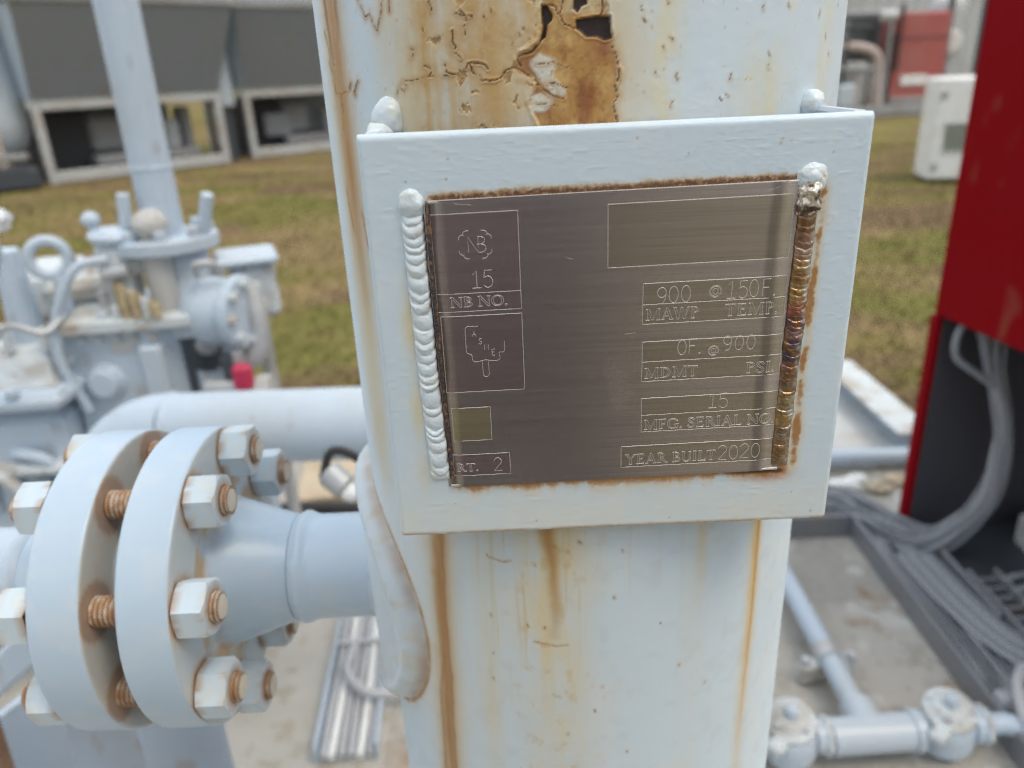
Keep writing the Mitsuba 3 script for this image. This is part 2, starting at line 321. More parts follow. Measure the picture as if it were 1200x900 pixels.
def vessel_skin(S, Z):
    """paint, stains and relief of the shell at arc length S and height Z, both in mm; returns colour and outward relief in mm"""
    jx = (fb(S, Z, 3.2, 3, 11) - .5) * 2.2; jz = (fb(S, Z, 3.2, 3, 12) - .5) * 2.2
    jx = jx + (fb(S, Z, .9, 2, 13) - .5) * 1.1; jz = jz + (fb(S, Z, .9, 2, 14) - .5) * 1.1
    s, z = S + jx, Z + jz
    f1, f2, f3 = fb(S, Z, 38, 4, 1), fb(S, Z, 9, 4, 2), fb(S, Z, 2.1, 3, 3)
    streak = fb(S, Z * .12, 6, 4, 4)
    col = np.ones(S.shape + (3,)) * np.array([.545, .645, .725])
    col = lerp(col, (.585, .655, .70), ss(.45, .68, f1) * .8)
    col = lerp(col, (.50, .57, .63), ss(.5, .72, f2) * .45)
    h = (f2 - .5) * .25 + (f3 - .5) * .06
    up = ss(70, 90, Z)
    low = ss(-85, -100, Z)
    # cream and rust water stains of the upper shell
    m = up * ss(-112, -88, s) * ss(34, -4, s) * (.6 + .4 * ss(.40, .60, f1 * .6 + streak * .5))
    col = lerp(col, (.58, .48, .28), m * .8)
    m = up * (np.exp(-((s + 73) / 9) ** 2) + .9 * np.exp(-((s + 50) / 12) ** 2) + .7 * np.exp(-((s + 22) / 14) ** 2)) * ss(.30, .62, streak * .6 + f2 * .4)
    col = lerp(col, (.47, .28, .085), np.clip(m, 0, 1))
    col = lerp(col, (.38, .20, .065), np.clip(m, 0, 1) * ss(.56, .70, f3 * .5 + f2 * .5) * .6)
    m = up * np.clip(np.exp(-((s + 47) / 5) ** 2) * ss(113, 108, z), 0, 1)
    col = lerp(col, (.50, .31, .12), m * (.45 + .5 * f2) * .9)
    m = up * (np.exp(-((s - 24) / 7) ** 2) * .7 + np.exp(-((s - 72) / 14) ** 2) * .7 * ss(130, 95, z) + np.exp(-((s - 118) / 8) ** 2) * .5 + .6 * np.exp(-((s - 86) / 3) ** 2) * ss(120, 138, z))
    col = lerp(col, (.64, .58, .36), np.clip(m, 0, 1) * ss(.3, .65, f2 * .5 + streak * .6))
    # the long brown run down the left side
    run = np.exp(-((s + 138) / 10.0) ** 2) * ss(-40, 75, z)
    run2 = np.exp(-((s + 141) / 14.0) ** 2) * ss(-150, -60, z)
    col = lerp(col, (.55, .47, .30), np.clip(run2, 0, 1) * (.55 + .5 * streak))
    col = lerp(col, (.37, .20, .075), np.clip(run * (.65 + 1.0 * (streak - .3)), 0, 1))
    col = lerp(col, (.22, .10, .05), np.exp(-((s + 146 - (140 - z) * .06) / 2.2) ** 2) * ss(95, 140, z) * .8)
    col = lerp(col, (.28, .14, .06), np.exp(-((s + 133) / 2.0) ** 2) * ss(120, 142, z) * .8)
    # where the top coat is gone
    d = sdist(s, z, PEEL); inn = ss(1.0, -1.0, d)
    rustc = lerp(lerp(np.ones(S.shape + (3,)) * np.array([.43, .235, .075]), (.50, .33, .13), ss(.4, .65, f2)), (.28, .11, .04), ss(.46, .70, fb(S, Z * .4, 8, 4, 7)))
    keep = np.clip(np.exp(-(((s + 24) / 7) ** 2 + ((z - 113) / 5) ** 2) * 1.2) + np.exp(-(((s + 20) / 6) ** 2 + ((z - 105 - (s + 20) * -.45) / 3) ** 2) * 1.2) + np.exp(-(((s + 27) / 8) ** 2 + ((z - 99) / 4) ** 2)), 0, 1)
    rustc = lerp(rustc, (.60, .60, .53), ss(.35, .7, keep * (.6 + .7 * f2)))
    rustc = lerp(rustc, (.30, .13, .06), np.exp(-(((s + 1.5) / 4.5) ** 2 + ((z - 118) / 4.5) ** 2)) * .75)
    rustc = lerp(rustc, (.60, .52, .33), ss(129, 132, z) * ss(-20, -12, s) * .85)
    grain = ss(.6, .75, fb(S, Z, 1.1, 2, 9)); rustc = lerp(rustc, (.26, .15, .07), grain * .45)
    pit = fb(S, Z, 1.7, 3, 25); h = h - inn * up * (.5 * (1 - .4 * ss(.35, .7, keep)) + (pit - .5) * .22)
    rustc = rustc * (1 - .22 * ss(.52, .70, pit))[..., None] * (.75 + .5 * f2)[..., None]
    col = lerp(col, rustc, inn * up)
    h = h + up * .5 * np.exp(-((d - .9) / .8) ** 2) * ss(.35, .6, f2)
    halo = np.exp(-np.maximum(d, 0) / 3.0) * up * (1 - inn)
    col = lerp(col, (.58, .44, .22), halo * .55)
    # lower shell: runs of rusty water from under the bracket
    def runs(poly, w, c, k, fade=None):
        dd = pdist(S + (streak - .5) * 2 + (f2 - .5) * 2.5, Z, poly)
        mm = np.exp(-(dd / w) ** 2) * low * k
        return mm if fade is None else mm * fade
    wide = low * (np.exp(-((S + 27) / 19) ** 2) * (.6 + .4 * ss(-270, -110, Z)) + .55 * np.exp(-((S + 64) / 9) ** 2) + .45 * np.exp(-((S + 97) / 15) ** 2) + .2 * np.exp(-((S - 50) / 9) ** 2))
    col = lerp(col, (.62, .53, .32), np.clip(wide, 0, 1) * (.38 + .8 * ss(.3, .7, f1 * .4 + streak * .6)) * .95)
    col = lerp(col, (.52, .40, .22), np.clip(runs([(-91, -95), (-94, -171), (-96, -215), (-101, -320)], 11, 0, .8), 0, 1))
    col = lerp(col, (.34, .175, .06), runs([(-91, -95), (-95, -171), (-96, -215), (-101, -320)], 5.6, 0, .95) * (.7 + .3 * ss(.3, .6, streak)))
    col = lerp(col, (.33, .15, .055), runs([(-88, -95), (-92, -160), (-92.5, -215), (-97, -320)], 1.1, 0, .75) + runs([(-95, -200), (-102, -225), (-106, -320)], 1.3, 0, .7))
    col = lerp(col, (.40, .22, .065), runs([(-27.5, -95), (-25, -140), (-26, -165)], 3.0, 0, .85, ss(-195, -115, Z)))
    col = lerp(col, (.40, .22, .08), runs([(-31, -95), (-27, -112), (-26, -118)], 4, 0, .6, ss(-128, -104, Z)))
    blot = low * ss(.56, .70, fb(S, Z * .7, 6, 4, 23)) * np.exp(-((S + 28) / 24) ** 2)
    col = lerp(col, (.50, .34, .13), blot * .4)
    drip = .6 * low * ss(.55, .72, fb(S, Z * .06, 3.2, 3, 24)) * (np.exp(-((S + 40) / 40) ** 2) + .2) * ss(-260, -110, Z + 60 * (f1 - .5))
    col = lerp(col, (.52, .38, .18), np.clip(drip, 0, 1) * .55)
    col = lerp(col, (.58, .40, .14), runs([(92, -95), (93.5, -170), (92.5, -228), (92, -330)], 5.4, 0, .85, ss(-420, -120, Z)))
    col = lerp(col, (.46, .27, .09), runs([(94, -95), (94.5, -170), (93, -228), (92.5, -330)], 1.4, 0, .9, ss(-300, -130, Z)))
    col = lerp(col, (.60, .52, .33), runs([(52, -95), (53, -150)], 3.4, 0, .5, ss(-165, -110, Z)))
    col = lerp(col, (.52, .48, .30), runs([(-58, -95), (-61.5, -205)], 1.6, 0, .5, ss(-215, -120, Z)))
    fk = fb(S + jx * 2, Z + jz * 2, 6.5, 5, 26); wz = up * np.exp(-((s + 46) / 27) ** 2) + up * .5 * np.exp(-((s + 142) / 12) ** 2) * ss(95, 110, z) + up * .22 * np.exp(-((s - 70) / 45) ** 2)
    fl = ss(.0, .018, fk - (.80 - .21 * np.clip(wz, 0, 1))) * (1 - inn) * up
    col = lerp(col, (.60, .50, .30), np.clip(ss(-.05, .0, fk - (.80 - .21 * np.clip(wz, 0, 1))), 0, 1) * (1 - inn) * up * .7)
    col = lerp(col, lerp(np.ones(S.shape + (3,)) * np.array([.42, .25, .10]), (.24, .12, .05), ss(.45, .6, f3)), fl * .85)
    h = h - fl * .3
    # everything below is thin: cracks, holes, curled flecks
    dark = np.zeros(S.shape); edge = np.zeros(S.shape); brown = np.zeros(S.shape)
    for poly, w in CRACKS:
        pp = np.array(poly); lo, hi = pp.min(0) - 6, pp.max(0) + 6
        sel = (S > lo[0]) & (S < hi[0]) & (Z > lo[1]) & (Z < hi[1])
        if not sel.any(): continue
        dd = pdist(S[sel] + jx[sel] * .55, Z[sel] + jz[sel] * .55, poly)
        wv = w * .7 * ss(.30, .62, f2[sel] * .4 + f3[sel] * .6)
        dark[sel] = np.maximum(dark[sel], ss(wv + .02, wv * .3, dd) * min(1, .45 + w)); brown[sel] = np.maximum(brown[sel], np.exp(-(dd / (w * 3.6 + .5)) ** 2) * (.35 + .6 * f3[sel]))
        edge[sel] = np.maximum(edge[sel], np.exp(-((dd - w * 1.4) / (w * .7)) ** 2) * min(1, w * 1.6) * ss(.46, .58, f2[sel]))
    for k, (a, b) in enumerate(FLECKS):
        rr = np.random.default_rng(k); L = rr.uniform(.3, 1.15) * (1 if b > 80 else .7); t = rr.uniform(.8, 2.4) ; c, q = math.cos(t), math.sin(t); w = rr.uniform(.16, .34)
        sel = (abs(S - a) < 6) & (abs(Z - b) < 6)
        if not sel.any(): continue
        x, y = S[sel] - a, Z[sel] - b
        poly = [(-c * L, -q * L), (rr.uniform(-.5, .5), rr.uniform(-.3, .3)), (c * L, q * L)]
        dd = pdist(x + jx[sel] * .4, y + jz[sel] * .4, poly)
        dark[sel] = np.maximum(dark[sel], ss(w, w * .4, dd) * rr.uniform(.45, .95)); brown[sel] = np.maximum(brown[sel], np.exp(-(dd / 1.1) ** 2) * rr.uniform(.15, .6))
        edge[sel] = np.maximum(edge[sel], .28 * np.exp(-((np.hypot(x - .9 * q, y + .9 * c) - .5) / .5) ** 2))
    # specks of the weathered top coat
    sp = ss(.70, .78, fb(S, Z, 2.6, 2, 21)) * up * ss(-160, -60, -np.abs(S + 20))
    brown = np.maximum(brown, sp * .35)
    hole = np.zeros(S.shape)
    for poly in HOLES:
        pp = np.array(poly); lo, hi = pp.min(0) - 4, pp.max(0) + 4
        sel = (S > lo[0]) & (S < hi[0]) & (Z > lo[1]) & (Z < hi[1])
        if sel.any():
            dd = sdist(S[sel] + jx[sel] * .3, Z[sel] + jz[sel] * .3, poly); hole[sel] = np.maximum(hole[sel], ss(.25, -.25, dd))
            edge[sel] = np.maximum(edge[sel], np.exp(-((dd - .6) / .5) ** 2) * .6)
    col = lerp(col, (.42, .25, .10), brown * (1 - hole) * .9)
    col = lerp(col, (.13, .065, .04), dark * .85)
    col = lerp(col, np.array([.030, .018, .016]), hole)
    h = h + edge * .5 - dark * .7 - hole * 1.6
    # rust creeping out of the seam round the reinforcing pad
    e_ = (np.sqrt(((S + 214.4) / 102) ** 2 + ((Z + 203) / 87) ** 2) - 1) * 93
    sm = ss(.25, .6, f2 * .5 + f1 * .5)
    col = lerp(col, (.58, .48, .30), np.exp(-np.maximum(e_, 0) / 5.0) * (e_ > -8) * (.3 + .7 * sm) * .7)
    col = lerp(col, (.34, .19, .09), np.exp(-((e_ - 1.6) / 1.7) ** 2) * (.35 + .65 * sm))
    # the shop weld beads of the bracket scorched the paint behind
    col = lerp(col, (.25, .15, .07), np.exp(-(((S + 94) / 3.5) ** 2 + ((Z - 87) / 8) ** 2)) * .9)
    return np.clip(col, .01, .9), h
def vessel_patch(s, z):
    S, Z = np.meshgrid(s, z, indexing='ij')
    col, h = vessel_skin(S, Z)
    ph = S / (RV * 1000); r = RV + h / 1000
    V = np.stack([AX + r * np.sin(ph), AY - r * np.cos(ph), ZC + Z / 1000], -1)
    m = gridmesh(V)
    return m, col.reshape(-1, 3)
vessel = thing('pressure_vessel', 'tall white painted cylindrical vessel with peeling paint and rust runs behind the nameplate', 'pressure vessel')
sl = np.arange(-212, 200.1, .5)
zrows = np.concatenate([np.arange(-315, -86, .6), np.arange(-86, 84, 1.1), np.arange(84, 152.1, .45)])
m_a, c_a = vessel_patch(sl, zrows)
sb = np.linspace(200, 2 * np.pi * RV * 1000 - 212, 60)
zz = np.concatenate([np.linspace(-1180, -315, 120), np.linspace(-310, 152, 80), np.linspace(155, 1200, 150)])
m_b, c_b = vessel_patch(sb, np.array(sorted(zz)))
m_c, c_c = vessel_patch(np.linspace(-212, 200, 200), np.linspace(152, 1200, 200)); m_d, c_d = vessel_patch(np.linspace(-212, 200, 200), np.linspace(-1180, -315, 150))
put('shell', cat([m_a, m_b, m_c, m_d]), M['vessel'], vessel, smooth=True, color=np.vstack([c_a, c_b, c_c, c_d]))
t = np.linspace(0, np.pi / 2, 10)
put('head', rev([(RV * math.cos(a), .07 * math.sin(a)) for a in t], 64, loc=(AX, AY, ZC + 1.2)), M['paint'], vessel, smooth=True)
put('skirt_flange', rev(fillet([(RV + .0005, 0), (RV + .05, 0), (RV + .05, .02), (RV + .0005, .02)], .003), 64, loc=(AX, AY, ZD + .001)), M['paint_dirty'], vessel, smooth=40)
# reinforcing pad round the nozzle, its rim rounded by the fillet weld
NZ = 1.381
def pad():
    pr_, th = np.linspace(.0, 1, 50) ** .7, np.linspace(0, 2 * np.pi, 400)
    Rr, Th = np.meshgrid(pr_, th, indexing='ij')
    wob = 1 + .025 * (fb(Th * 6, Rr, 1.3, 3, 31) - .5) * ss(.7, 1, Rr)
    s, z = .102 * Rr * np.cos(Th) * wob, .087 * Rr * np.sin(Th) * wob
    hgt = .0095 * np.sqrt(np.clip(1 - ss(.90, 1.0, Rr) ** 1.6, 0, 1)) + .0022 * np.exp(-((Rr - .90) / .035) ** 2) - .0012 * (Rr > .999)
    hgt = hgt + (fb(s * 1000, z * 1000, 5, 3, 32) - .5) * .0016 * ss(.7, .9, Rr) * (Rr < .999)
    ph = -np.pi / 2 + s / RV
    V = np.stack([AX + (RV + hgt) * np.sin(ph), AY - (RV + hgt) * np.cos(ph), NZ + .004 + z], -1)
    c = np.ones(Rr.shape + (3,)) * np.array([.53, .60, .65])
    n1 = fb(s * 1000, z * 1000, 7, 4, 33)
    c = lerp(c, (.52, .48, .38), ss(.45, .7, n1) * ss(.55, .9, Rr) * .5)
    c = lerp(c, (.36, .22, .11), ss(.95, 1.0, Rr) * ss(.25, .6, fb(s * 1000, z * 1000, 14, 3, 34)) * .7)
    return gridmesh(V), c.reshape(-1, 3)
pm, pc = pad()
put('reinforcing_pad', pm, M['flange'], vessel, smooth=True, color=pc, label='thick painted pad round the nozzle with a rust line along its edge')

# ---------------------------------------------------------------- nameplate bracket
bracket = thing('nameplate_bracket', 'grey white steel bracket welded to the vessel and holding the stainless nameplate', 'bracket')
BW, BH, BT, BR = .1003, .0908, .0065, .0024
def axis_rows(half, step):
    a = np.linspace(np.pi / 2, 0, 7)[:-1]
    e = half - BR + BR * np.sin(a)
    off = BR - BR * np.cos(a)
    f = np.linspace(-(half - BR), half - BR, int(2 * half / step))
    return np.concatenate([-e, f, e[::-1]]), np.concatenate([off, 0 * f, off[::-1]])
xs, xo = axis_rows(BW, .0005); zs, zo = axis_rows(BH, .0005)
X, Zb = np.meshgrid(xs * 1000, zs * 1000, indexing='ij')
f2, f3, fs = fb(X, Zb, 14, 4, 41), fb(X, Zb, 1.6, 3, 42), fb(X, Zb * .25, 3, 4, 43)
ft = fb(X, Zb, .9, 2, 44)
c = np.ones(X.shape + (3,)) * np.array([.515, .62, .705])
c = lerp(c, (.56, .635, .69), ss(.45, .7, f2) * .6)
c = lerp(c, (.61, .62, .56), ss(-50, -85, Zb) * (.3 + .8 * f2) * .7)
PT = 65.9 + (X * .011)                         # top edge of the nameplate
dt = Zb - PT
top = ss(5.6 * (.72 + .9 * (fs - .35)), .6, dt) * (dt > -2) * ss(-77, -72, X) * ss(78, 73, X)
c = lerp(c, (.52, .42, .27), np.clip(top * 1.3 * (.5 + ft), 0, 1) * .8)
c = lerp(c, (.30, .17, .08), ss(.25, .85, top * (.35 + 1.2 * ft)) * .85)
c = lerp(c, (.11, .055, .03), ss(.62, 1.0, top * (.55 + .8 * ft)))
pb = -63.3 + X * .011
db = pb - Zb
bot = ss(8.5 * (.35 + 1.0 * ss(.3, .7, fb(X, 0 * X, 7, 4, 45)) ) , 0, db + f3 * 2 - 1) * (db > -2) * ss(-77, -70, X) * ss(84, 77, X)
c = lerp(c, (.60, .47, .26), np.clip(bot, 0, 1) * .7)
c = lerp(c, (.40, .18, .05), ss(.5, 1.0, bot * (.75 + .5 * ft)) * .9)
br = np.exp(-((X - 70) / 10) ** 2 - ((Zb + 65.0) / 3.6) ** 2)
c = lerp(c, (.36, .15, .045), np.clip(br * (.6 + .9 * f3), 0, 1))
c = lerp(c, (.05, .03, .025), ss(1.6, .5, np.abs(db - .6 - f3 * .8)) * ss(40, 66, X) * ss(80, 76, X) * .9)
dr_ = np.abs(X - (82.6 - (Zb < 20) * .4 + (fb(0 * X, Zb, 10, 3, 46) - .5) * 3)); rr_ = (.6 + .6 * ss(.3, .62, fb(X * .4, Zb, 11, 4, 57))) * np.exp(-(dr_ / (1.4 + 2.4 * f2)) ** 2) * ss(72, 62, Zb) * ss(-66, -58, Zb)
c = lerp(c, (.56, .47, .30), np.clip(rr_ * 1.4, 0, 1) * .75)
c = lerp(c, (.33, .17, .07), ss(.5, .95, rr_ * (.25 + 1.3 * fb(X, Zb, 2.2, 4, 47))))
dl = np.abs(X + 86.3 + (fb(0 * X, Zb, 12, 3, 48) - .5) * 2); rl = np.exp(-(dl / 3.2) ** 2) * (np.exp(-((Zb - 14) / 16) ** 2) + .9 * np.exp(-((Zb + 26) / 14) ** 2) + .5 * np.exp(-((Zb + 56) / 10) ** 2))
c = lerp(c, (.58, .50, .28), np.clip(rl, 0, 1) * .75)
c = lerp(c, (.48, .30, .13), ss(-87.6, -90.4, Zb + (f3 - .5) * 2.0) * ss(.28, .5, fb(X, 0 * X, 9, 3, 49)) * .9)
for k in range(14):
    rr = np.random.default_rng(100 + k); a, b = rr.uniform(-96, 96), rr.choice([rr.uniform(70, 88), rr.uniform(-88, -70)])
    c = lerp(c, (.34, .25, .16), np.exp(-((X - a) ** 2 + (Zb - b) ** 2) / rr.uniform(.1, .35)) * .8)
yo = np.minimum(xo[:, None] + zo[None, :], BT) + (fb(X, Zb, 40, 2, 50) - .5) * .0005 - ss(.58, .74, fb(X, Zb, 1.9, 2, 51)) * .00002 + (fb(X, Zb, 1.0, 2, 59) - .5) * .00003
V = np.stack([np.broadcast_to(X / 1000, yo.shape), yo, ZC + Zb / 1000], -1)
V = np.concatenate([V[:1], V, V[-1:]], 0); V = np.concatenate([V[:, :1], V, V[:, -1:]], 1)
V[0, :, 1] = V[-1, :, 1] = BT; V[:, 0, 1] = V[:, -1, 1] = BT
c = np.concatenate([c[:1], c, c[-1:]], 0); c = np.concatenate([c[:, :1], c, c[:, -1:]], 1)
front = gridmesh(V)
front.faces = front.faces[:, ::-1] if front.face_normals[len(front.faces) // 2][1] > 0 else front.faces
put('front_plate', cat([front, rbox((0, BT + .0006, ZC), (2 * BW - .001, .002, 2 * BH - .001), .0004)]), M['bracket'], bracket, smooth=True,
    color=np.vstack([c.reshape(-1, 3), np.ones((24, 3)) * .55]))
def ridged(xa, ya, yb, z0, z1, w, seed):
    m = rbox((xa, (ya + yb) / 2, (z0 + z1) / 2), (w, yb - ya, z1 - z0), .0015)
    return m
put('side_plate', ridged(-BW + .0038, BT - .001, .062, ZC - BH + .001, ZC + BH - .0004, .0066, 1), M['paint'], bracket)
put('side_plate', ridged(BW - .0038, BT - .001, .066, ZC - BH + .001, ZC + BH + .0004, .0072, 2), M['paint'], bracket)
def blob(c0, r, seed, stretch=(1, 1, 1), n=3, amp=.25, rot=None):
    m = trimesh.creation.icosphere(n, 1.0); v = m.vertices
    v = v * (1 + amp * (meshkit.fbm(v * 1.4 + seed, 3, seed) - .5)[:, None]) * r * np.asarray(stretch)
    m.vertices = v
    if rot is not None: m.apply_transform(rot)
    m.apply_translation(c0); return m
def painted(mesh, c0=(.55, .635, .70), c1=(.60, .60, .52), seed=0):
    v = np.asarray(mesh.vertices) * 1000
    return lerp(np.ones((len(v), 3)) * np.array(c0), c1, ss(.45, .7, meshkit.fbm(v / 6.0, 3, seed)) * .5)
wl = [blob((-.0930, .0440, ZC + .0935), .0070, 3, (1.1, .9, 1.35), 4), blob((-.0965, .0440, ZC + .0890), .0072, 4, (.9, 1.5, .7)), blob((-.0975, .033, ZC + .0865), .0060, 6, (.8, 2.6, .75))]
put('weld_bead', cat(wl), M['weldpaint'], bracket, smooth=True, color=painted(cat(wl)), label='fat white painted weld at the bracket top left corner')
wr = [blob((.0925, .0475, ZC + .0915), .0062, 7, (1.0, .9, 1.1), 4), blob((.0885, .0545, ZC + .0870), .0048, 8, (1, .9, 1.0))]
put('weld_bead', cat(wr), M['weldpaint'], bracket, smooth=True, color=painted(cat(wr)), label='white painted weld at the bracket top right corner')
for sx, y in ((-1, .0555), (1, .0615)):
    w_ = tube([(sx * .0985, y, ZC + z) for z in np.linspace(-.088, .084, 60)], .0045 + .0008 * np.sin(np.arange(60) * 1.3), 10)
    put('weld_bead', w_, M['paint'], bracket, smooth=True)

# ---------------------------------------------------------------- nameplate
plate = thing('nameplate', 'brushed stainless nameplate stamped with pressures, serial number and year, welded along both sides', 'nameplate')
YP = -.0016
u = np.linspace(-75.6, 75.5, 190); v = np.linspace(-63.2, 65.8, 60)
U, W = np.meshgrid(u, v, indexing='ij')
def plate_y(x, z):
    """the sheet is pulled in towards the welds and slightly dished"""
    b = ss(60, 76, x) * .0011 * (1 + .25 * np.sin(z / 17.0)) + ss(-68, -77, x) * .0012 + .0003 * np.sin(x / 30) * np.cos(z / 40) - .00035 * np.exp(-((x - 66) / 3.5) ** 2)
    return YP + b
tx = U; tz = W + U * .011
sheet = gridmesh(np.stack([tx / 1000, plate_y(tx, tz), ZC + tz / 1000], -1))
if sheet.face_normals[500][1] > 0: sheet.faces = sheet.faces[:, ::-1]
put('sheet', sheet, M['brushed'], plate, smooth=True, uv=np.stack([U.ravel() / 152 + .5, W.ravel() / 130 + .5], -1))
for zz_ in (.0653, -.0627): put('edge', rbox((0, YP + .0009, ZC + zz_), (.149, .0014, .0011), .0002, M=trimesh.transformations.rotation_matrix(-.011, [0, 1, 0])), M['engrave'], plate)
def on_plate(x, z, up): return np.stack([np.asarray(x) / 1000., plate_y(np.asarray(x, float), np.asarray(z, float)) - up / 1000, ZC + np.asarray(z) / 1000.], -1)
def ridge(lines, r=.2, h=.16):
    """embossed line work: a rounded ridge along each polyline (mm)"""
    ms = []
    for L in lines:
        L = np.asarray(L, float)
        seg = []
        for a, b in zip(L[:-1], L[1:]):
            n = max(1, int(np.hypot(*(b - a)) / 4)); seg += [a + (b - a) * k / n for k in range(n)]
        P = np.array(seg + [L[-1]])
        if len(P) < 2: continue
        tn = np.gradient(P, axis=0); tn /= np.linalg.norm(tn, axis=1, keepdims=True) + 1e-9; nn = np.stack([-tn[:, 1], tn[:, 0]], 1)
        cols = [(-r, -.02), (-r * .55, h * .75), (0, h), (r * .55, h * .75), (r, -.02)]
        G = np.stack([on_plate(P[:, 0] + nn[:, 0] * o, P[:, 1] + nn[:, 1] * o, k) for o, k in cols], 1)
        m = gridmesh(G)
        if m.face_normals[len(m.faces) // 2][1] > 0: m.faces = m.faces[:, ::-1]
        ms.append(m)
    return cat(ms)
def quad(q, up=.05, name='etched_field', mat_='etched'):
    q = np.asarray(q, float); n, k = 40, 12
    s, t_ = np.meshgrid(np.linspace(0, 1, n), np.linspace(0, 1, k), indexing='ij')
    P = (1 - s)[..., None] * ((1 - t_)[..., None] * q[0] + t_[..., None] * q[3]) + s[..., None] * ((1 - t_)[..., None] * q[1] + t_[..., None] * q[2])
    m = gridmesh(on_plate(P[..., 0], P[..., 1], up))
    if m.face_normals[50][1] > 0: m.faces = m.faces[:, ::-1]
    put(name, m, M[mat_], plate, smooth=True, uv=np.stack([s.ravel(), t_.ravel()], -1))
def box(x0, z0, x1, z1, sl=.011):
    return [(x0, z0 + x0 * sl), (x1, z0 + x1 * sl), (x1, z1 + x1 * sl), (x0, z1 + x0 * sl)]
FIELDS = {'nb': box(-74, 60.3, -39, 19.9), 'mark': box(-73, 17.9, -39, -16.4), 'stampbox': box(-71.5, -24, -54.5, -40), 'rt': box(-72.6, -47, -47, -57.6),
          'maker': box(-3, 60.6, 71, 34.9), 'mawp': box(11.6, 27.4, 71.5, 9.8), 'mdmt': box(11.8, 1.9, 71.5, -16.2), 'serial': box(12, -24.2, 72, -40.4), 'year': box(3.2, -47.2, 72.2, -57.6)}
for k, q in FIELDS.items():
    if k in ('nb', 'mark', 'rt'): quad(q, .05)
    if k in ('stampbox', 'maker', 'serial', 'mdmt', 'mawp', 'year'): quad(q, .05, mat_='olive' if k == 'stampbox' else 'etched_refl')
for q in FIELDS.values(): put('field_border', ridge([list(q) + [q[0]]], .17, .15), M['engrave'], plate, smooth=60)
for (xa, xb, z) in ((-74, -39, 27.6), (11.6, 71.5, 18.3), (11.8, 71.5, -7.2), (12, 72, -32.3)):
    put('field_border', ridge([[(xa, z + xa * .011), (xb, z + xb * .011)]], .17, .15), M['engrave'], plate, smooth=60)
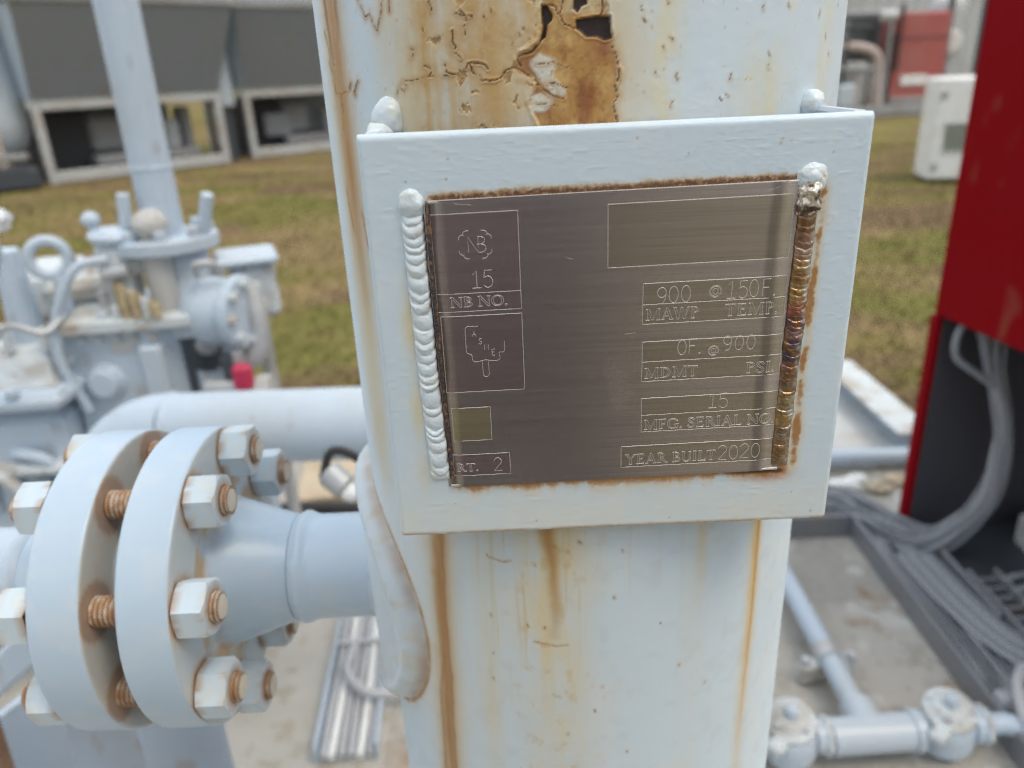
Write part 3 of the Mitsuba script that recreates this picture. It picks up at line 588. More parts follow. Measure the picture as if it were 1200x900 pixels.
# lettering: serif capitals drawn as outlines, stamped figures as single strokes
def ln(*p, w=.07): return sg.LineString(p).buffer(w / 2, cap_style='flat', join_style='mitre')
def ell(cx, cy, rx, ry, a0=0, a1=360, n=40): return [(cx + rx * math.cos(math.radians(a)), cy + ry * math.sin(math.radians(a))) for a in np.linspace(a0, a1, n)]
def el(cx, cy, rx, ry): return sg.Polygon(ell(cx, cy, rx, ry)[:-1])
def sf(x, y, l=.13): return sg.box(x - l, y - (.0 if y < .5 else .055), x + l, y + (.055 if y < .5 else .0))
def half(cx, cy, rx, ry, w, t=.06): return (el(cx, cy, rx, ry) - el(cx, cy, rx - w, ry - t)) & sg.box(cx, -1, 3, 2)
def glyph(ch):
    k = .15
    G = {
        'N': lambda: ([ln((.15, 0), (.15, 1)), ln((.78, 0), (.78, 1)), ln((.14, .98), (.79, .02), w=k), sf(.15, 0), sf(.12, 1, .12), sf(.78, 1)], .95),
        'B': lambda: ([ln((.2, 0), (.2, 1), w=k), half(.25, .76, .34, .24, .13), half(.25, .27, .42, .27, .14), sg.box(.05, 0, .3, .06), sg.box(.05, .94, .3, 1), sg.box(.2, .5, .3, .55)], .74),
        'O': lambda: ([el(.47, .5, .45, .52) - el(.47, .5, .30, .45)], .98),
        'M': lambda: ([ln((.17, 0), (.2, 1)), ln((.92, 0), (.9, 1), w=k), ln((.2, .97), (.53, .05), w=k), ln((.53, .05), (.9, .97)), sf(.17, 0), sf(.92, 0), sf(.14, 1, .1), sf(.95, 1, .1)], 1.12),
        'A': lambda: ([ln((.12, 0), (.42, 1)), ln((.42, 1), (.74, 0), w=k), ln((.22, .34), (.64, .34), w=.06), sf(.12, 0, .12), sf(.74, 0, .14)], .9),
        'W': lambda: ([ln((.1, 1), (.33, 0), w=k), ln((.33, 0), (.57, .95)), ln((.57, .95), (.8, 0), w=k), ln((.8, 0), (1.05, 1)), sf(.1, 1), sf(1.05, 1, .1)], 1.18),
        'P': lambda: ([ln((.2, 0), (.2, 1), w=k), half(.25, .73, .36, .27, .14), sf(.2, 0), sg.box(.05, .94, .3, 1)], .68),
        'T': lambda: ([ln((.38, 0), (.38, 1), w=k), sg.box(.02, .94, .74, 1), sg.box(.02, .8, .06, 1), sg.box(.7, .8, .74, 1), sf(.38, 0)], .8),
        'E': lambda: ([ln((.2, 0), (.2, 1), w=k), sg.box(.05, .94, .6, 1), sg.box(.05, 0, .64, .06), sg.box(.2, .49, .5, .55), sg.box(.56, .8, .6, 1), sg.box(.6, 0, .64, .2), sg.box(.47, .42, .5, .62)], .74),
        'F': lambda: ([ln((.2, 0), (.2, 1), w=k), sg.box(.05, .94, .6, 1), sg.box(.2, .49, .5, .55), sg.box(.56, .8, .6, 1), sg.box(.47, .42, .5, .62), sf(.2, 0)], .68),
        'D': lambda: ([ln((.2, 0), (.2, 1), w=k), half(.25, .5, .55, .5, .15), sg.box(.05, 0, .3, .06), sg.box(.05, .94, .3, 1)], .92),
        'I': lambda: ([ln((.17, 0), (.17, 1), w=k), sf(.17, 0), sf(.17, 1)], .40),
        'S': lambda: ([sg.LineString(curve([(.5, .82), (.38, .96), (.2, .93), (.11, .76), (.2, .6), (.4, .45), (.5, .28), (.42, .07), (.22, .02), (.08, .2)], 40)).buffer(.062)], .64),
        'R': lambda: ([ln((.2, 0), (.2, 1), w=k), half(.25, .74, .35, .26, .14), ln((.36, .5), (.74, 0), w=k), sf(.2, 0), sg.box(.05, .94, .3, 1), sg.box(.68, 0, .84, .05)], .84),
        'L': lambda: ([ln((.2, 0), (.2, 1), w=k), sf(.2, 1), sg.box(.05, 0, .64, .06), sg.box(.6, 0, .64, .22)], .70),
        'Y': lambda: ([ln((.1, 1), (.4, .45), w=k), ln((.7, 1), (.4, .45)), ln((.4, .5), (.4, 0), w=k), sf(.1, 1), sf(.7, 1, .1), sf(.4, 0)], .82),
        'U': lambda: ([ln((.17, 1), (.17, .35), w=k), ln((.68, 1), (.68, .35)), (el(.43, .35, .335, .37) - el(.435, .35, .21, .29)) & sg.box(-1, -1, 2, .36), sf(.17, 1), sf(.68, 1, .1)], .88),
        'G': lambda: ([(el(.47, .5, .45, .52) - el(.47, .5, .30, .45)) - sg.box(.62, .42, 1, .78), ln((.76, .05), (.76, .42), w=.13), sg.box(.6, .38, .88, .43)], .98),
        '.': lambda: ([el(.1, .06, .085, .085)], .24), ' ': lambda: ([], .34)}
    p, adv = G[ch](); return (shapely.ops.unary_union(p) if p else None), adv
def serif(text, x0, x1, z, h, sl=.011):
    w = sum(glyph(c_)[1] for c_ in text); k = (x1 - x0) / w; at, L = x0, []
    for c_ in text:
        gq, adv = glyph(c_)
        if gq is not None:
            for poly in getattr(gq, 'geoms', [gq]):
                for ring in [poly.exterior, *poly.interiors]:
                    L.append([(at + px * k, z + py * h + (at + px * k) * sl) for px, py in ring.simplify(.012).coords])
        at += adv * k
    put('lettering', ridge(L, .125, .17), M['engrave'], plate, smooth=60, label=f'outlined serif lettering reading {text}')
STROKES = {'0': [ell(.28, .5, .27, .5, 90, 450, 24)], '1': [[(.06, .78), (.28, 1), (.28, 0)], [(.02, 0), (.54, 0)]],
           '2': [[*ell(.28, .72, .26, .28, 165, -30, 14), (.02, 0), (.56, 0)]], '5': [[(.52, 1), (.09, 1), (.05, .56), *ell(.26, .33, .28, .33, 115, -150, 16)]],
           '9': [ell(.28, .7, .26, .3, 0, 360, 20), [(.54, .7), (.5, .3), (.36, .04), (.12, 0)]], 'F': [[(.08, 0), (.08, 1), (.54, 1)], [(.08, .52), (.44, .52)]], '.': [ell(.12, .03, .05, .05, 0, 360, 8)], ' ': []}
def stamped(text, x0, z, h, pitch, w=1.0, seed=0, sl=.011):
    rr = np.random.default_rng(seed); L = []
    for i, c_ in enumerate(text):
        dx, dz, tl = rr.normal(0, .12), rr.normal(0, .14), rr.normal(0, .02)
        for st in STROKES[c_]:
            L.append([(x0 + i * pitch + dx + px * h * w + tl * py * h, z + dz + py * h + (x0 + i * pitch) * sl) for px, py in st])
    put('stamped_figures', ridge(L, .2, .17), M['engrave'], plate, smooth=60, label=f'stamped figures reading {text.strip()}')
def atsign(x, z, s):
    L = [ell(x + .5 * s, z + .5 * s, .5 * s, .48 * s, -35, 300, 26), ell(x + .48 * s, z + .5 * s, .2 * s, .24 * s, 0, 360, 16), [(x + .72 * s, z + .76 * s), (x + .66 * s, z + .34 * s), (x + .8 * s, z + .26 * s)]]
    L += [ell(x + .5 * s, z + .5 * s, .42 * s, .40 * s, -35, 300, 26)]
    put('stamped_figures', ridge(L, .14, .16), M['engrave'], plate, smooth=60, label='at sign between the stamped figures')
serif('NB NO.', -68.5, -44.5, 21.8, 4.4); serif('RT.', -71.3, -61.3, -55.4, 4.0)
serif('MAWP', 12.8, 35.5, 11.4, 5.0); serif('TEMP.', 46, 68.5, 11.4, 5.2); serif('MDMT', 12.8, 36.2, -14.9, 4.9); serif('PSI.', 56.5, 69.3, -14.9, 5.0)
serif('MFG. SERIAL NO.', 13, 71.3, -39.4, 4.8); serif('YEAR BUILT', 5.2, 46.3, -56.3, 5.0)
stamped('15', -59, 29.6, 7.2, 4.9, seed=1); stamped('2', -54.3, -55.6, 6.4, 4.2, seed=2); stamped('900', 17.2, 18.7, 7.0, 5.3, seed=3); stamped('150F.', 46.6, 19.1, 7.4, 4.7, .9, seed=4)
stamped('0F.', 27, -4.6, 6.6, 4.3, seed=5); stamped('900', 46.4, -4.2, 6.4, 4.9, seed=6); stamped('15', 41.4, -30.6, 6.8, 4.8, seed=7); stamped('2020', 47.2, -56.2, 7.0, 4.8, seed=8)
atsign(39.2, 20.3, 5.2); atsign(40, -5.6, 4.6)
# the two certification stamps
cx_, cz_ = -56.6, 47.0
lobes = [ell(cx_ + sx * 3.1, cz_ + sz * 4.2, 1.9, 1.5, *a, 8) for sx, sz, a in ((-1, 1, (70, 175)), (1, 1, (5, 110)), (-1, -1, (185, 290)), (1, -1, (250, 355)))]
lobes += [ell(cx_ + sx * 5.2, cz_ + sz * 2.6, 1.4, 1.5, *a, 8) for sx, sz, a in ((-1, 1, (60, 200)), (1, 1, (-20, 120)), (-1, -1, (160, 300)), (1, -1, (240, 380)))]
nbm = [[(-2.9, -3.2), (-2.9, 3.2), (1.2, -3.2), (1.2, 3.2)], [(1.2, 3.2), *ell(1.9, 1.7, 2.0, 1.5, 90, -90, 12), (.6, .2)], [(1.2, .2), *ell(2.0, -1.5, 2.3, 1.7, 90, -90, 12), (1.2, -3.2)]]
put('stamped_mark', ridge(lobes + [[(cx_ + a, cz_ + b) for a, b in L] for L in nbm], .17, .16), M['engrave'], plate, smooth=60, label='stamped mark with the letters NB in a broken clover outline')
clover = [[(-57.6, 12.6), *ell(-61.6, 11.2, 1.5, 1.5, 90, 180, 6), (-63.2, 2.4), *ell(-61.8, 1.8, 1.4, 1.5, 180, 270, 5), (-61.0, .2), *ell(-59.4, -1.6, 1.5, 1.8, 170, 270, 5), (-55.4, -2.6), (-51.2, -3.1), *ell(-50.4, -1.4, 1.5, 1.6, 280, 350, 5), (-49.4, .4), *ell(-48.0, 2.0, 1.2, 1.4, 240, 360, 6), (-46.8, 5.6)],
          [(-56.6, -3.0), (-56.6, -8.8), *ell(-55.3, -8.9, 1.3, 1.4, 180, 360, 8), (-54.0, -3.0)]]
def tiny(ch, x, z, h):
    A = {'A': [[(0, 0), (.32, 1), (.64, 0)], [(.12, .36), (.52, .36)]], 'S': [[tuple(q) for q in curve([(.5, .86), (.28, 1), (.06, .78), (.28, .52), (.5, .28), (.28, 0), (.02, .16)], 14)]],
         'M': [[(0, 0), (.06, 1), (.36, .3), (.66, 1), (.72, 0)]], 'E': [[(.5, 0), (.04, 0), (.04, 1), (.5, 1)], [(.04, .52), (.42, .52)]]}
    return [[(x + a * h, z + b * h) for a, b in L] for L in A[ch]]
put('stamped_mark', ridge(clover + tiny('A', -60.2, 8.2, 2.4) + tiny('S', -57.7, 4.6, 2.6) + tiny('M', -55.4, 1.9, 2.5) + tiny('E', -52.4, -.6, 2.7), .16, .16), M['engrave'], plate, smooth=60, label='stamped clover leaf mark on a stem with letters running diagonally')
# a few handling scratches
rr = np.random.default_rng(77)
for (a, b, L, th) in ((-64, 63.6, 7, -.12), (60, 63.2, 5, .25), (-47, -13, 6, .35), (4, 6, 5, .1), (-20, 40, 3, -.3)):
    put('scratch', ridge([[(a, b), (a + L * math.cos(th), b + L * math.sin(th))]], .07, .06), M['engrave'], plate, smooth=60)

def bead(path, width, height, pitch, seed, sharp=.3, sag=1.2, lift=0.0, rough=1.0, lobe=.09):
    """weld bead of overlapping scallops along the (x, z) path (mm) on the bracket face; returns the mesh and (ripple number, phase, across) per vertex"""
    rr = np.random.default_rng(seed)
    P = np.asarray(path, float); seg = np.hypot(*np.diff(P, axis=0).T); L = seg.sum(); n = int(L / .22)
    at = np.concatenate([[0], np.cumsum(seg)]); tt = np.linspace(0, L, n)
    Q = np.stack([np.interp(tt, at, P[:, k]) for k in (0, 1)], 1); tn = np.gradient(Q, axis=0); tn /= np.linalg.norm(tn, axis=1, keepdims=True); nn = np.stack([-tn[:, 1], tn[:, 0]], 1)
    edges = [0.0]
    while edges[-1] < L + 3 * pitch: edges.append(edges[-1] + pitch * rr.choice([rr.uniform(.5, .9), rr.uniform(.8, 1.6)]))
    edges = np.array(edges); a = np.linspace(-1, 1, 27)
    TT, A = np.meshgrid(tt, a, indexing='ij')
    q = TT - pitch * sag * np.sqrt(np.clip(1 - A ** 2, 0, 1)) + (fb(TT, A * 4, 2.6, 3, seed) - .5) * pitch * .8 * rough + pitch * sag
    i = np.clip(np.searchsorted(edges, q) - 1, 0, len(edges) - 2); ph = (q - edges[i]) / (edges[i + 1] - edges[i])
    amp = rr.uniform(.85, 1.15, len(edges))[i]; off = rr.normal(0, width * .05, len(edges))[i]
    wd = width / 2 * (1 + .45 * rough * (fb(TT, 4 * np.sign(A), 5, 3, seed + 1) - .5)) * (1 - lobe * (.8 - np.sin(np.pi * ph)))
    h = height * amp * np.sqrt(np.clip(1 - A ** 2, 0, 1)) * (1 - sharp + sharp * np.sin(np.pi * np.clip(ph, 0, 1)) ** .7) * np.clip(np.minimum(TT, L - TT) / (width * .35), 0, 1) ** .5
    h = h + ((fb(TT, A * width / 2, .9, 3, seed + 2) - .5) * .30 + (fb(TT, A * width / 2, 5, 2, seed + 3) - .5) * .5) * rough * height * (1 - A ** 2)
    x = Q[:, 0][:, None] + nn[:, 0][:, None] * (A * wd + off * (1 - A ** 2)); z = Q[:, 1][:, None] + nn[:, 1][:, None] * (A * wd + off * (1 - A ** 2))
    m = gridmesh(np.stack([x / 1000, -(h + lift - .6 * (np.abs(A) > .99)) / 1000, ZC + z / 1000], -1))
    if np.mean(m.face_normals[:, 1]) > 0: m.faces = m.faces[:, ::-1]
    return m, i, ph, A, TT / L
m, i, ph, A, tt = bead([(-81, 60), (-81, 33), (-80, -13), (-78.6, -60.5)], 9.6, 2.6, 5.8, 5, .36, .95, 0, .55)
c = np.ones(A.shape + (3,)) * np.array([.54, .625, .69]); c = lerp(c, (.58, .58, .50), ss(.5, .75, fb(tt * 120, A * 5, 6, 3, 52)) * .6)
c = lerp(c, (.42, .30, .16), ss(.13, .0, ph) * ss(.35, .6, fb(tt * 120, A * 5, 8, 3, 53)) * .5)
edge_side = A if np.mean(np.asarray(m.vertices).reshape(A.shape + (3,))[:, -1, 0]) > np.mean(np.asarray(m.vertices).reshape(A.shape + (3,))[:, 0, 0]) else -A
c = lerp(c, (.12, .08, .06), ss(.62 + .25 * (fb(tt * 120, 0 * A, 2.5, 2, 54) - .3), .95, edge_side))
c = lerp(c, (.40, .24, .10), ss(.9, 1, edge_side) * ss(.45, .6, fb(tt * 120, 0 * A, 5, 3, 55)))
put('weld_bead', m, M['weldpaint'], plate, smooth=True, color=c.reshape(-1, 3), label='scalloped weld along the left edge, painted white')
m, i, ph, A, tt = bead([(-74.9, 64), (-75.0, 33), (-74.4, -13), (-73.4, -60)], 1.9, .5, 2.2, 9, .5, .3, 1.5)
q_ = fb(tt * 126, A * 2, 2.4, 3, 65)
put('scorched_edge', m, M['rustmetal'], plate, smooth=True, color=lerp(np.ones(A.shape + (3,)) * np.array([.05, .04, .04]), (.19, .10, .055), ss(.5, .7, q_)).reshape(-1, 3), label='dark ragged burnt edge of the sheet beside the white weld')
top_blob = blob((-.0812, .0002, ZC + .0638), .0056, 12, (.95, .62, 1.1), 4, .4)
put('weld_blob', top_blob, M['weldpaint'], plate, smooth=True, color=painted(top_blob), label='round painted start blob at the top of the left weld')
m, i, ph, A, tt = bead([(76.9, 57), (76.5, 20), (75.9, -12), (75.4, -36), (75.2, -61)], 8.4, 2.3, 2.9, 6, .15, .9, 0, .75, .03)
stops = [(0, (.30, .22, .17)), (.09, (.26, .15, .10)), (.16, (.34, .23, .18)), (.23, (.40, .27, .12)), (.33, (.30, .19, .09)), (.375, (.36, .14, .09)), (.40, (.09, .055, .08)), (.47, (.24, .14, .13)), (.50, (.07, .06, .09)), (.555, (.09, .07, .08)), (.58, (.27, .14, .10)), (.64, (.22, .16, .14)), (.70, (.38, .29, .15)), (.76, (.22, .17, .11)), (.80, (.44, .29, .12)), (.84, (.20, .16, .12)), (.94, (.38, .30, .19)), (1, (.24, .19, .13))]
ti = np.clip(tt + .03 * (fb(tt * 150, A * 3, 3, 2, 58) - .5), 0, 1)
c = np.stack([np.interp(ti, [s_[0] for s_ in stops], [s_[1][k] for s_ in stops]) for k in range(3)], -1)
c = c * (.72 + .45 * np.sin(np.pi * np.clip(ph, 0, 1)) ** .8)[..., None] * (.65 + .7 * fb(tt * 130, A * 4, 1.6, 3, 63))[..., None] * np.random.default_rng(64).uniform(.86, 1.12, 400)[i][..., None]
V3 = np.asarray(m.vertices).reshape(A.shape + (3,)); side = A if V3[:, -1, 0].mean() > V3[:, 0, 0].mean() else -A
c = lerp(c, (.56, .56, .54), ss(.1, .75, side) * ss(.36, .58, fb(tt * 130, A * 5, 3.5, 4, 56)) * .9)
c = lerp(c, (.24, .13, .06), ss(.44, .66, fb(tt * 130, A * 4, 4.5, 4, 60)) * .85)
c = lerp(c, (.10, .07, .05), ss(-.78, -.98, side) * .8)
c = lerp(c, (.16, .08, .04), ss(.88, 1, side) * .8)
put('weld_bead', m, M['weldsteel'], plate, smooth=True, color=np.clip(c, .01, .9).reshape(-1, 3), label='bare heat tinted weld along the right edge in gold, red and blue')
tb = blob((.0778, .0002, ZC + .0672), .0056, 15, (1.05, .6, 1.0), 4, .5)
put('weld_blob', tb, M['weldpaint'], plate, smooth=True, color=painted(tb), label='grey white painted blob at the top of the right weld')
tb = blob((.0770, -.0014, ZC + .0600), .0058, 21, (.85, .6, 1.2), 4, 1.1); v_ = np.asarray(tb.vertices) * 1000
put('weld_blob', tb, M['weldsteel'], plate, smooth=True, color=lerp(np.ones((len(v_), 3)) * np.array([.66, .60, .52]), (.12, .08, .06), ss(.45, .62, meshkit.fbm(v_ / 2.2, 3, 3))), label='shiny bare metal lump under the painted blob')
# ---------------------------------------------------------------- flanged nozzle
def dense(profile, step=.002):
    p = np.asarray(profile, float); out = [p[0]]
    for a, b in zip(p[:-1], p[1:]):
        n = max(1, int(np.ceil(np.hypot(*(b - a)) / step)))
        out += [a + (b - a) * k / n for k in range(1, n + 1)]
    return np.array(out)
FY = .148
BOLT = [math.radians(25 + 45 * k) for k in range(8)]; BC = .0842
def flange_color(m, dirx, x_back, x_gap, seed):
    v = np.asarray(m.vertices); nrm = np.asarray(m.vertex_normals)
    y, z, x = v[:, 1] - FY, v[:, 2] - NZ, v[:, 0]
    r = np.hypot(y, z); mm_ = v * 1000
    n1, n2 = meshkit.fbm(mm_ / 16, 4, seed), meshkit.fbm(mm_ / 4, 3, seed + 1)
    c = np.ones((len(v), 3)) * np.array([.42, .53, .645])
    c = lerp(c, (.49, .56, .63), ss(.5, .7, n1) * .5)
    face = ss(.6, .9, np.abs(nrm[:, 0])) * (r > .05) * (r < .1025)
    c = lerp(c, (.47, .46, .42), face * (.4 + .5 * n1))
    gap = face * (np.abs(x - x_gap) < .003)
    c = lerp(c, (.42, .385, .33), gap * (.1 + .45 * n2))
    d = np.min([np.hypot(y - BC * math.cos(a), z - BC * math.sin(a)) for a in BOLT], axis=0) * 1000
    back = np.abs(x - x_back) < .004
    rust = np.exp(-(np.maximum(d - 17.5, 0) / (2.2 + 3.5 * n2)) ** 2) * face
    c = lerp(c, (.42, .27, .13), rust * (back * .9 + gap * .35) * (.25 + .9 * n2))
    c = lerp(c, (.25, .12, .06), np.exp(-(np.maximum(d - 17, 0) / 1.4) ** 2) * face * .55)
    hub = np.exp(-((x - x_back) / .006) ** 2) * (r < .066) * (r > .040)
    c = lerp(c, (.46, .29, .13), hub * ss(.30, .62, n1) * .85)
    fl = ss(.70, .76, meshkit.fbm(mm_ / 1.8, 2, seed + 3)) * (r > .1)
    return c
def flange_mesh(x_gap, sgn):
    prof = fillet([(.0635, -.0075), (.0635, 0), (.1017, 0), (.1017, .032), (.0525, .032), (.0480, .045), (.0364, .080)], .0028, 5)
    prof[0] = np.array([.04, -.0075]); prof = [np.array([.04, -.0075]), np.array([.0625, -.0075])] + list(prof[1:])
    return rev(dense(prof, .0016), 200, (sgn, 0, 0), (x_gap, FY, NZ))
nozzle = thing('flanged_nozzle', 'painted weld neck flange with rusty hex nuts on the short nozzle of the vessel', 'pipe flange')
fm = flange_mesh(-.2810, 1)
put('flange', fm, M['flange'], nozzle, smooth=35 if False else True, color=flange_color(fm, 1, -.249, -.281, 61))
def pipe_prof(n=120):
    xs_ = np.linspace(-.2012, -.136, 70); th = np.arange(n + 1) * 2 * np.pi / n
    X_, Th = np.meshgrid(xs_, th, indexing='ij')
    wob = fb(X_ * 1000, np.sin(Th) * 30, 6, 3, 71, 2.0)
    r = .0362 + (.0030 * np.exp(-((X_ + .1945 + .002 * (wob - .5)) / .0048) ** 2) * (.8 + .5 * wob)) + .0052 * ss(-.147, -.139, X_) * (.6 + .8 * wob) - .0012 * ss(-.2005, -.2012, X_)
    return gridmesh(np.stack([X_, FY + r * np.cos(Th), NZ + r * np.sin(Th)], -1))
pm = pipe_prof(); v_ = np.asarray(pm.vertices)
c = np.ones((len(v_), 3)) * np.array([.485, .59, .70]); c = lerp(c, (.50, .45, .34), ss(-.150, -.138, v_[:, 0]) * ss(.4, .7, meshkit.fbm(v_ * 140, 3, 6)))
c = lerp(c, (.54, .60, .64), ss(.5, .7, meshkit.fbm(v_ * 40, 3, 7)) * .5)
put('nozzle_pipe', pm, M['flange'], nozzle, smooth=True, color=c)
def hex_nut(af=.0318, Tn=.0195, bore=.0098, n=72):
    th = np.arange(n + 1) * 2 * np.pi / n
    rh = af / 2 / np.cos((th + np.pi / 6) % (np.pi / 3) - np.pi / 6); rc = af / 2 * .985
    rows = []
    for fr in np.linspace(0, 1, 9):
        r = bore + (rh - bore) * fr; rows.append((r, Tn - np.maximum(0, r - rc) * .62))
    for k in (.66, .33): rows.append((rh, (Tn - np.maximum(0, rh - rc) * .62) * k + np.maximum(0, rh - rc) * .3 * (1 - k)))
    for fr in np.linspace(1, .9, 3):
        r = bore + (rh - bore) * fr; rows.append((r, np.maximum(0, r - rc) * .3))
    V = np.array([np.stack([r * np.cos(th), r * np.sin(th), h + 0 * th], -1) for r, h in rows])
    m = gridmesh(V)
    if np.einsum('ij,ij->i', m.face_normals, m.triangles_center - [0, 0, Tn / 2]).mean() < 0: m.faces = m.faces[:, ::-1]
    return m
NUT = hex_nut()
def nut_color(m, outer, seed):
    v = np.asarray(m.vertices); r = np.hypot(v[:, 0], v[:, 1]) * 1000; q = v * 1000 + seed * 37.7
    n1 = meshkit.fbm(q / 7, 3, seed); n2 = meshkit.fbm(q / 2.2, 3, seed + 1)
    c = np.ones((len(v), 3)) * np.array([.50, .60, .68]); c = lerp(c, (.56, .57, .52), ss(.48, .75, n1) * .5)
    endf = ss(.0165, .0192, v[:, 2]); k = np.exp(-np.maximum(r - 9.8, 0) / (2.2 + 3 * n1))
    c = lerp(c, (.40, .22, .10), endf * k * .95)
    c = lerp(c, (.42, .28, .15), endf * ss(.55, .75, n2) * .4)
    c = lerp(c, (.45, .30, .15), ss(.0165, .0185, v[:, 2]) * ss(16.5, 18.2, r) * ss(.4, .65, n1) * .7)
    c = lerp(c, (.34, .20, .10), ss(.0030, .0, v[:, 2]) * ss(.35, .6, n1) * .8)
    return c
def thread(L, r=.0095, pitch=.0031):
    prof = [(0, 0), (r * .7, 0)]; h = .0006
    while h < L - .0012:
        prof += [(r * .84, h), (r * .97, h + pitch * .33), (r, h + pitch * .5), (r * .97, h + pitch * .67)]; h += pitch
    return prof + [(r * .84, L - .0008), (r * .74, L), (0, L)]
for k, a in enumerate(BOLT):
    rr = np.random.default_rng(300 + k)
    y, z = FY + BC * math.cos(a), NZ + BC * math.sin(a)
    x0, x1 = -.3605 + rr.normal(0, .0008), -.2235 + rr.normal(0, .0012)
    sm = rev(thread(x1 - x0), 40, (1, 0, 0), (x0, y, z)); v_ = np.asarray(sm.vertices)
    rad = np.hypot(v_[:, 1] - y, v_[:, 2] - z); nb = meshkit.fbm(v_ * 220, 3, k)
    c = lerp(np.ones((len(v_), 3)) * np.array([.36, .22, .13]), (.54, .47, .38), ss(.4, .7, nb) * .8); c = lerp(c, (.16, .07, .035), ss(.0094, .0081, rad) * .8 * (rad > .0072))
    endp = (rad < .0076) * (v_[:, 0] > -.24); c = lerp(c, (.62, .57, .48), endp * .85)
    st = put('stud_bolt', sm, M['rustmetal'], nozzle, smooth=50 if False else True, color=c, label='rusty threaded stud' if k == 0 else None)
    if k: labels.pop(st, None)
    for sx, xn in ((1, -.249), (-1, -.333)):
        A_ = frame((sx, 0, 0), (0, 1, 0)) @ trimesh.transformations.rotation_matrix(rr.uniform(0, math.pi / 3) if k not in (2, 3) else .05, [0, 0, 1])
        m = moved(NUT, A_, (xn + sx * .0004, y, z)); put('nut', m, M['flange'], st, color=nut_color(NUT, 1, 10 * k + sx))
mate = thing('pipe_flange', 'outer painted flange bolted to the vessel nozzle with a gap between, at the left edge', 'pipe flange')
fm = flange_mesh(-.3010, -1)
put('flange', fm, M['flange'], mate, smooth=True, color=flange_color(fm, -1, -.333, -.301, 67))
put('gasket', rev([(.04, 0), (.058, 0), (.058, .0048), (.04, .0048)], 80, (1, 0, 0), (-.2934, FY, NZ)), M['darksteel'], mate)
put('pipe', tube([(-.3795, FY, NZ), (-.45, FY, NZ), (-.70, FY, NZ), (-1.3, FY, NZ)], .0364, 48), M['paint'], mate, smooth=50)
put('weld_ring', rev([(.0362, -.006), (.0392, -.002), (.0392, .002), (.0362, .006)], 60, (-1, 0, 0), (-.386, FY, NZ)), M['paint'], mate, smooth=True)

# ---------------------------------------------------------------- white pipe with an elbow behind the flanges
wp = thing('white_pipe', 'horizontal white pipe with an elbow passing behind the vessel flange', 'pipe')
p0 = np.array([-.66, .95, 1.128]); p1 = np.array([.25, .97, 1.110])
put('straight_pipe', tube([p0 + (p1 - p0) * k for k in np.linspace(0, 1, 6)], .066, 48), M['paint'], wp, smooth=50)
el_ = [p0 + np.array((-.155 * math.sin(a), .02 * math.sin(a), -.155 * (1 - math.cos(a)))) for a in np.linspace(0, math.pi / 2, 24)]
put('elbow', tube(el_, .0665, 48), M['paint'], wp, smooth=50)
put('drop_pipe', tube([el_[-1], el_[-1] + np.array((0, 0, -.25)), (el_[-1][0], el_[-1][1], ZD)], .066, 48), M['paint'], wp, smooth=50)
er_ = [p1 + np.array((.13 * math.sin(a), .0, -.13 * (1 - math.cos(a)))) for a in np.linspace(0, math.pi / 2, 20)]
put('elbow', tube(er_, .0663, 48), M['paint'], wp, smooth=50)
put('drop_pipe', tube([er_[-1], er_[-1] - np.array((0, 0, .3)), np.array((er_[-1][0], er_[-1][1], ZD))], .066, 48), M['paint'], wp, smooth=50)
for q_, ax_ in ((p0, p1 - p0), (el_[-1], (0, 0, -1))):
    put('weld_ring', rev([(.0655, -.007), (.0688, -.003), (.0688, .003), (.0655, .007)], 60, ax_, q_), M['paint'], wp, smooth=True)
put('pipe_stand', tube([(.1, .967, 1.06), (.1, .967, ZD)], .03, 20), M['paint'], wp, smooth=50)
# ---------------------------------------------------------------- compressor block and valves at the left, on the skid
def bolt_head(c0, r, h, axis=(0, 0, 1)):
    return rev([(0, 0), (r, 0), (r, h * .8), (r * .85, h), (0, h)], 6, axis, c0)
blk = thing('pump_housing', 'painted cast housing with bolted top cover behind the white elbow', 'machine housing')
B0 = np.array([-.905, 1.33, 1.13])
put('body', cat([hull([(x, y, z) for x, y, z in ((-1.0, 1.25, ZD + .25), (-.79, 1.25, ZD + .25), (-1.0, 1.25, 1.225), (-.80, 1.25, 1.225), (-.69, 1.42, 1.225), (-.67, 1.44, ZD + .25), (-.98, 1.5, 1.225), (-.98, 1.5, ZD + .25))])]), M['paint'], blk)
put('top_cover', rbox((-.86, 1.36, 1.243), (.30, .27, .03), .006, rz=.12), M['paint_dirty'], blk)
for q in ((-.985, 1.245), (-.90, 1.245), (-.82, 1.25), (-.74, 1.32), (-.73, 1.45)): put('cover_bolt', bolt_head((q[0], q[1], 1.257), .013, .012), M['paint'], blk)
put('boss', rev(fillet([(0, .03), (.03, .03), (.034, .012), (.042, .006), (.042, 0)], .006), 40, (0, -1, 0), (-.925, 1.2505, 1.115)), M['paint'], blk, smooth=40)
put('rib', rbox((-.815, 1.245, 1.10), (.05, .03, .19), .008), M['paint'], blk)
put('foot_gusset', hull([(-.76, 1.30, 1.12), (-.735, 1.36, 1.12), (-.67, 1.29, 1.045), (-.65, 1.36, 1.045), (-.76, 1.30, 1.03), (-.735, 1.36, 1.03)]), M['paint'], blk)
put('side_plug', cyl((-.74, 1.33, 1.17), (-.715, 1.30, 1.17), .024), M['galv'], blk, smooth=40)
put('relief_stem', cat([cyl((-.875, 1.31, 1.255), (-.875, 1.31, 1.40), .040, bev=.01)]), M['paint_dirty'], blk, smooth=40)
put('stem_cap', cyl((-.873, 1.31, 1.40), (-.871, 1.31, 1.43), .050, bev=.012), M['paint'], blk, smooth=40)
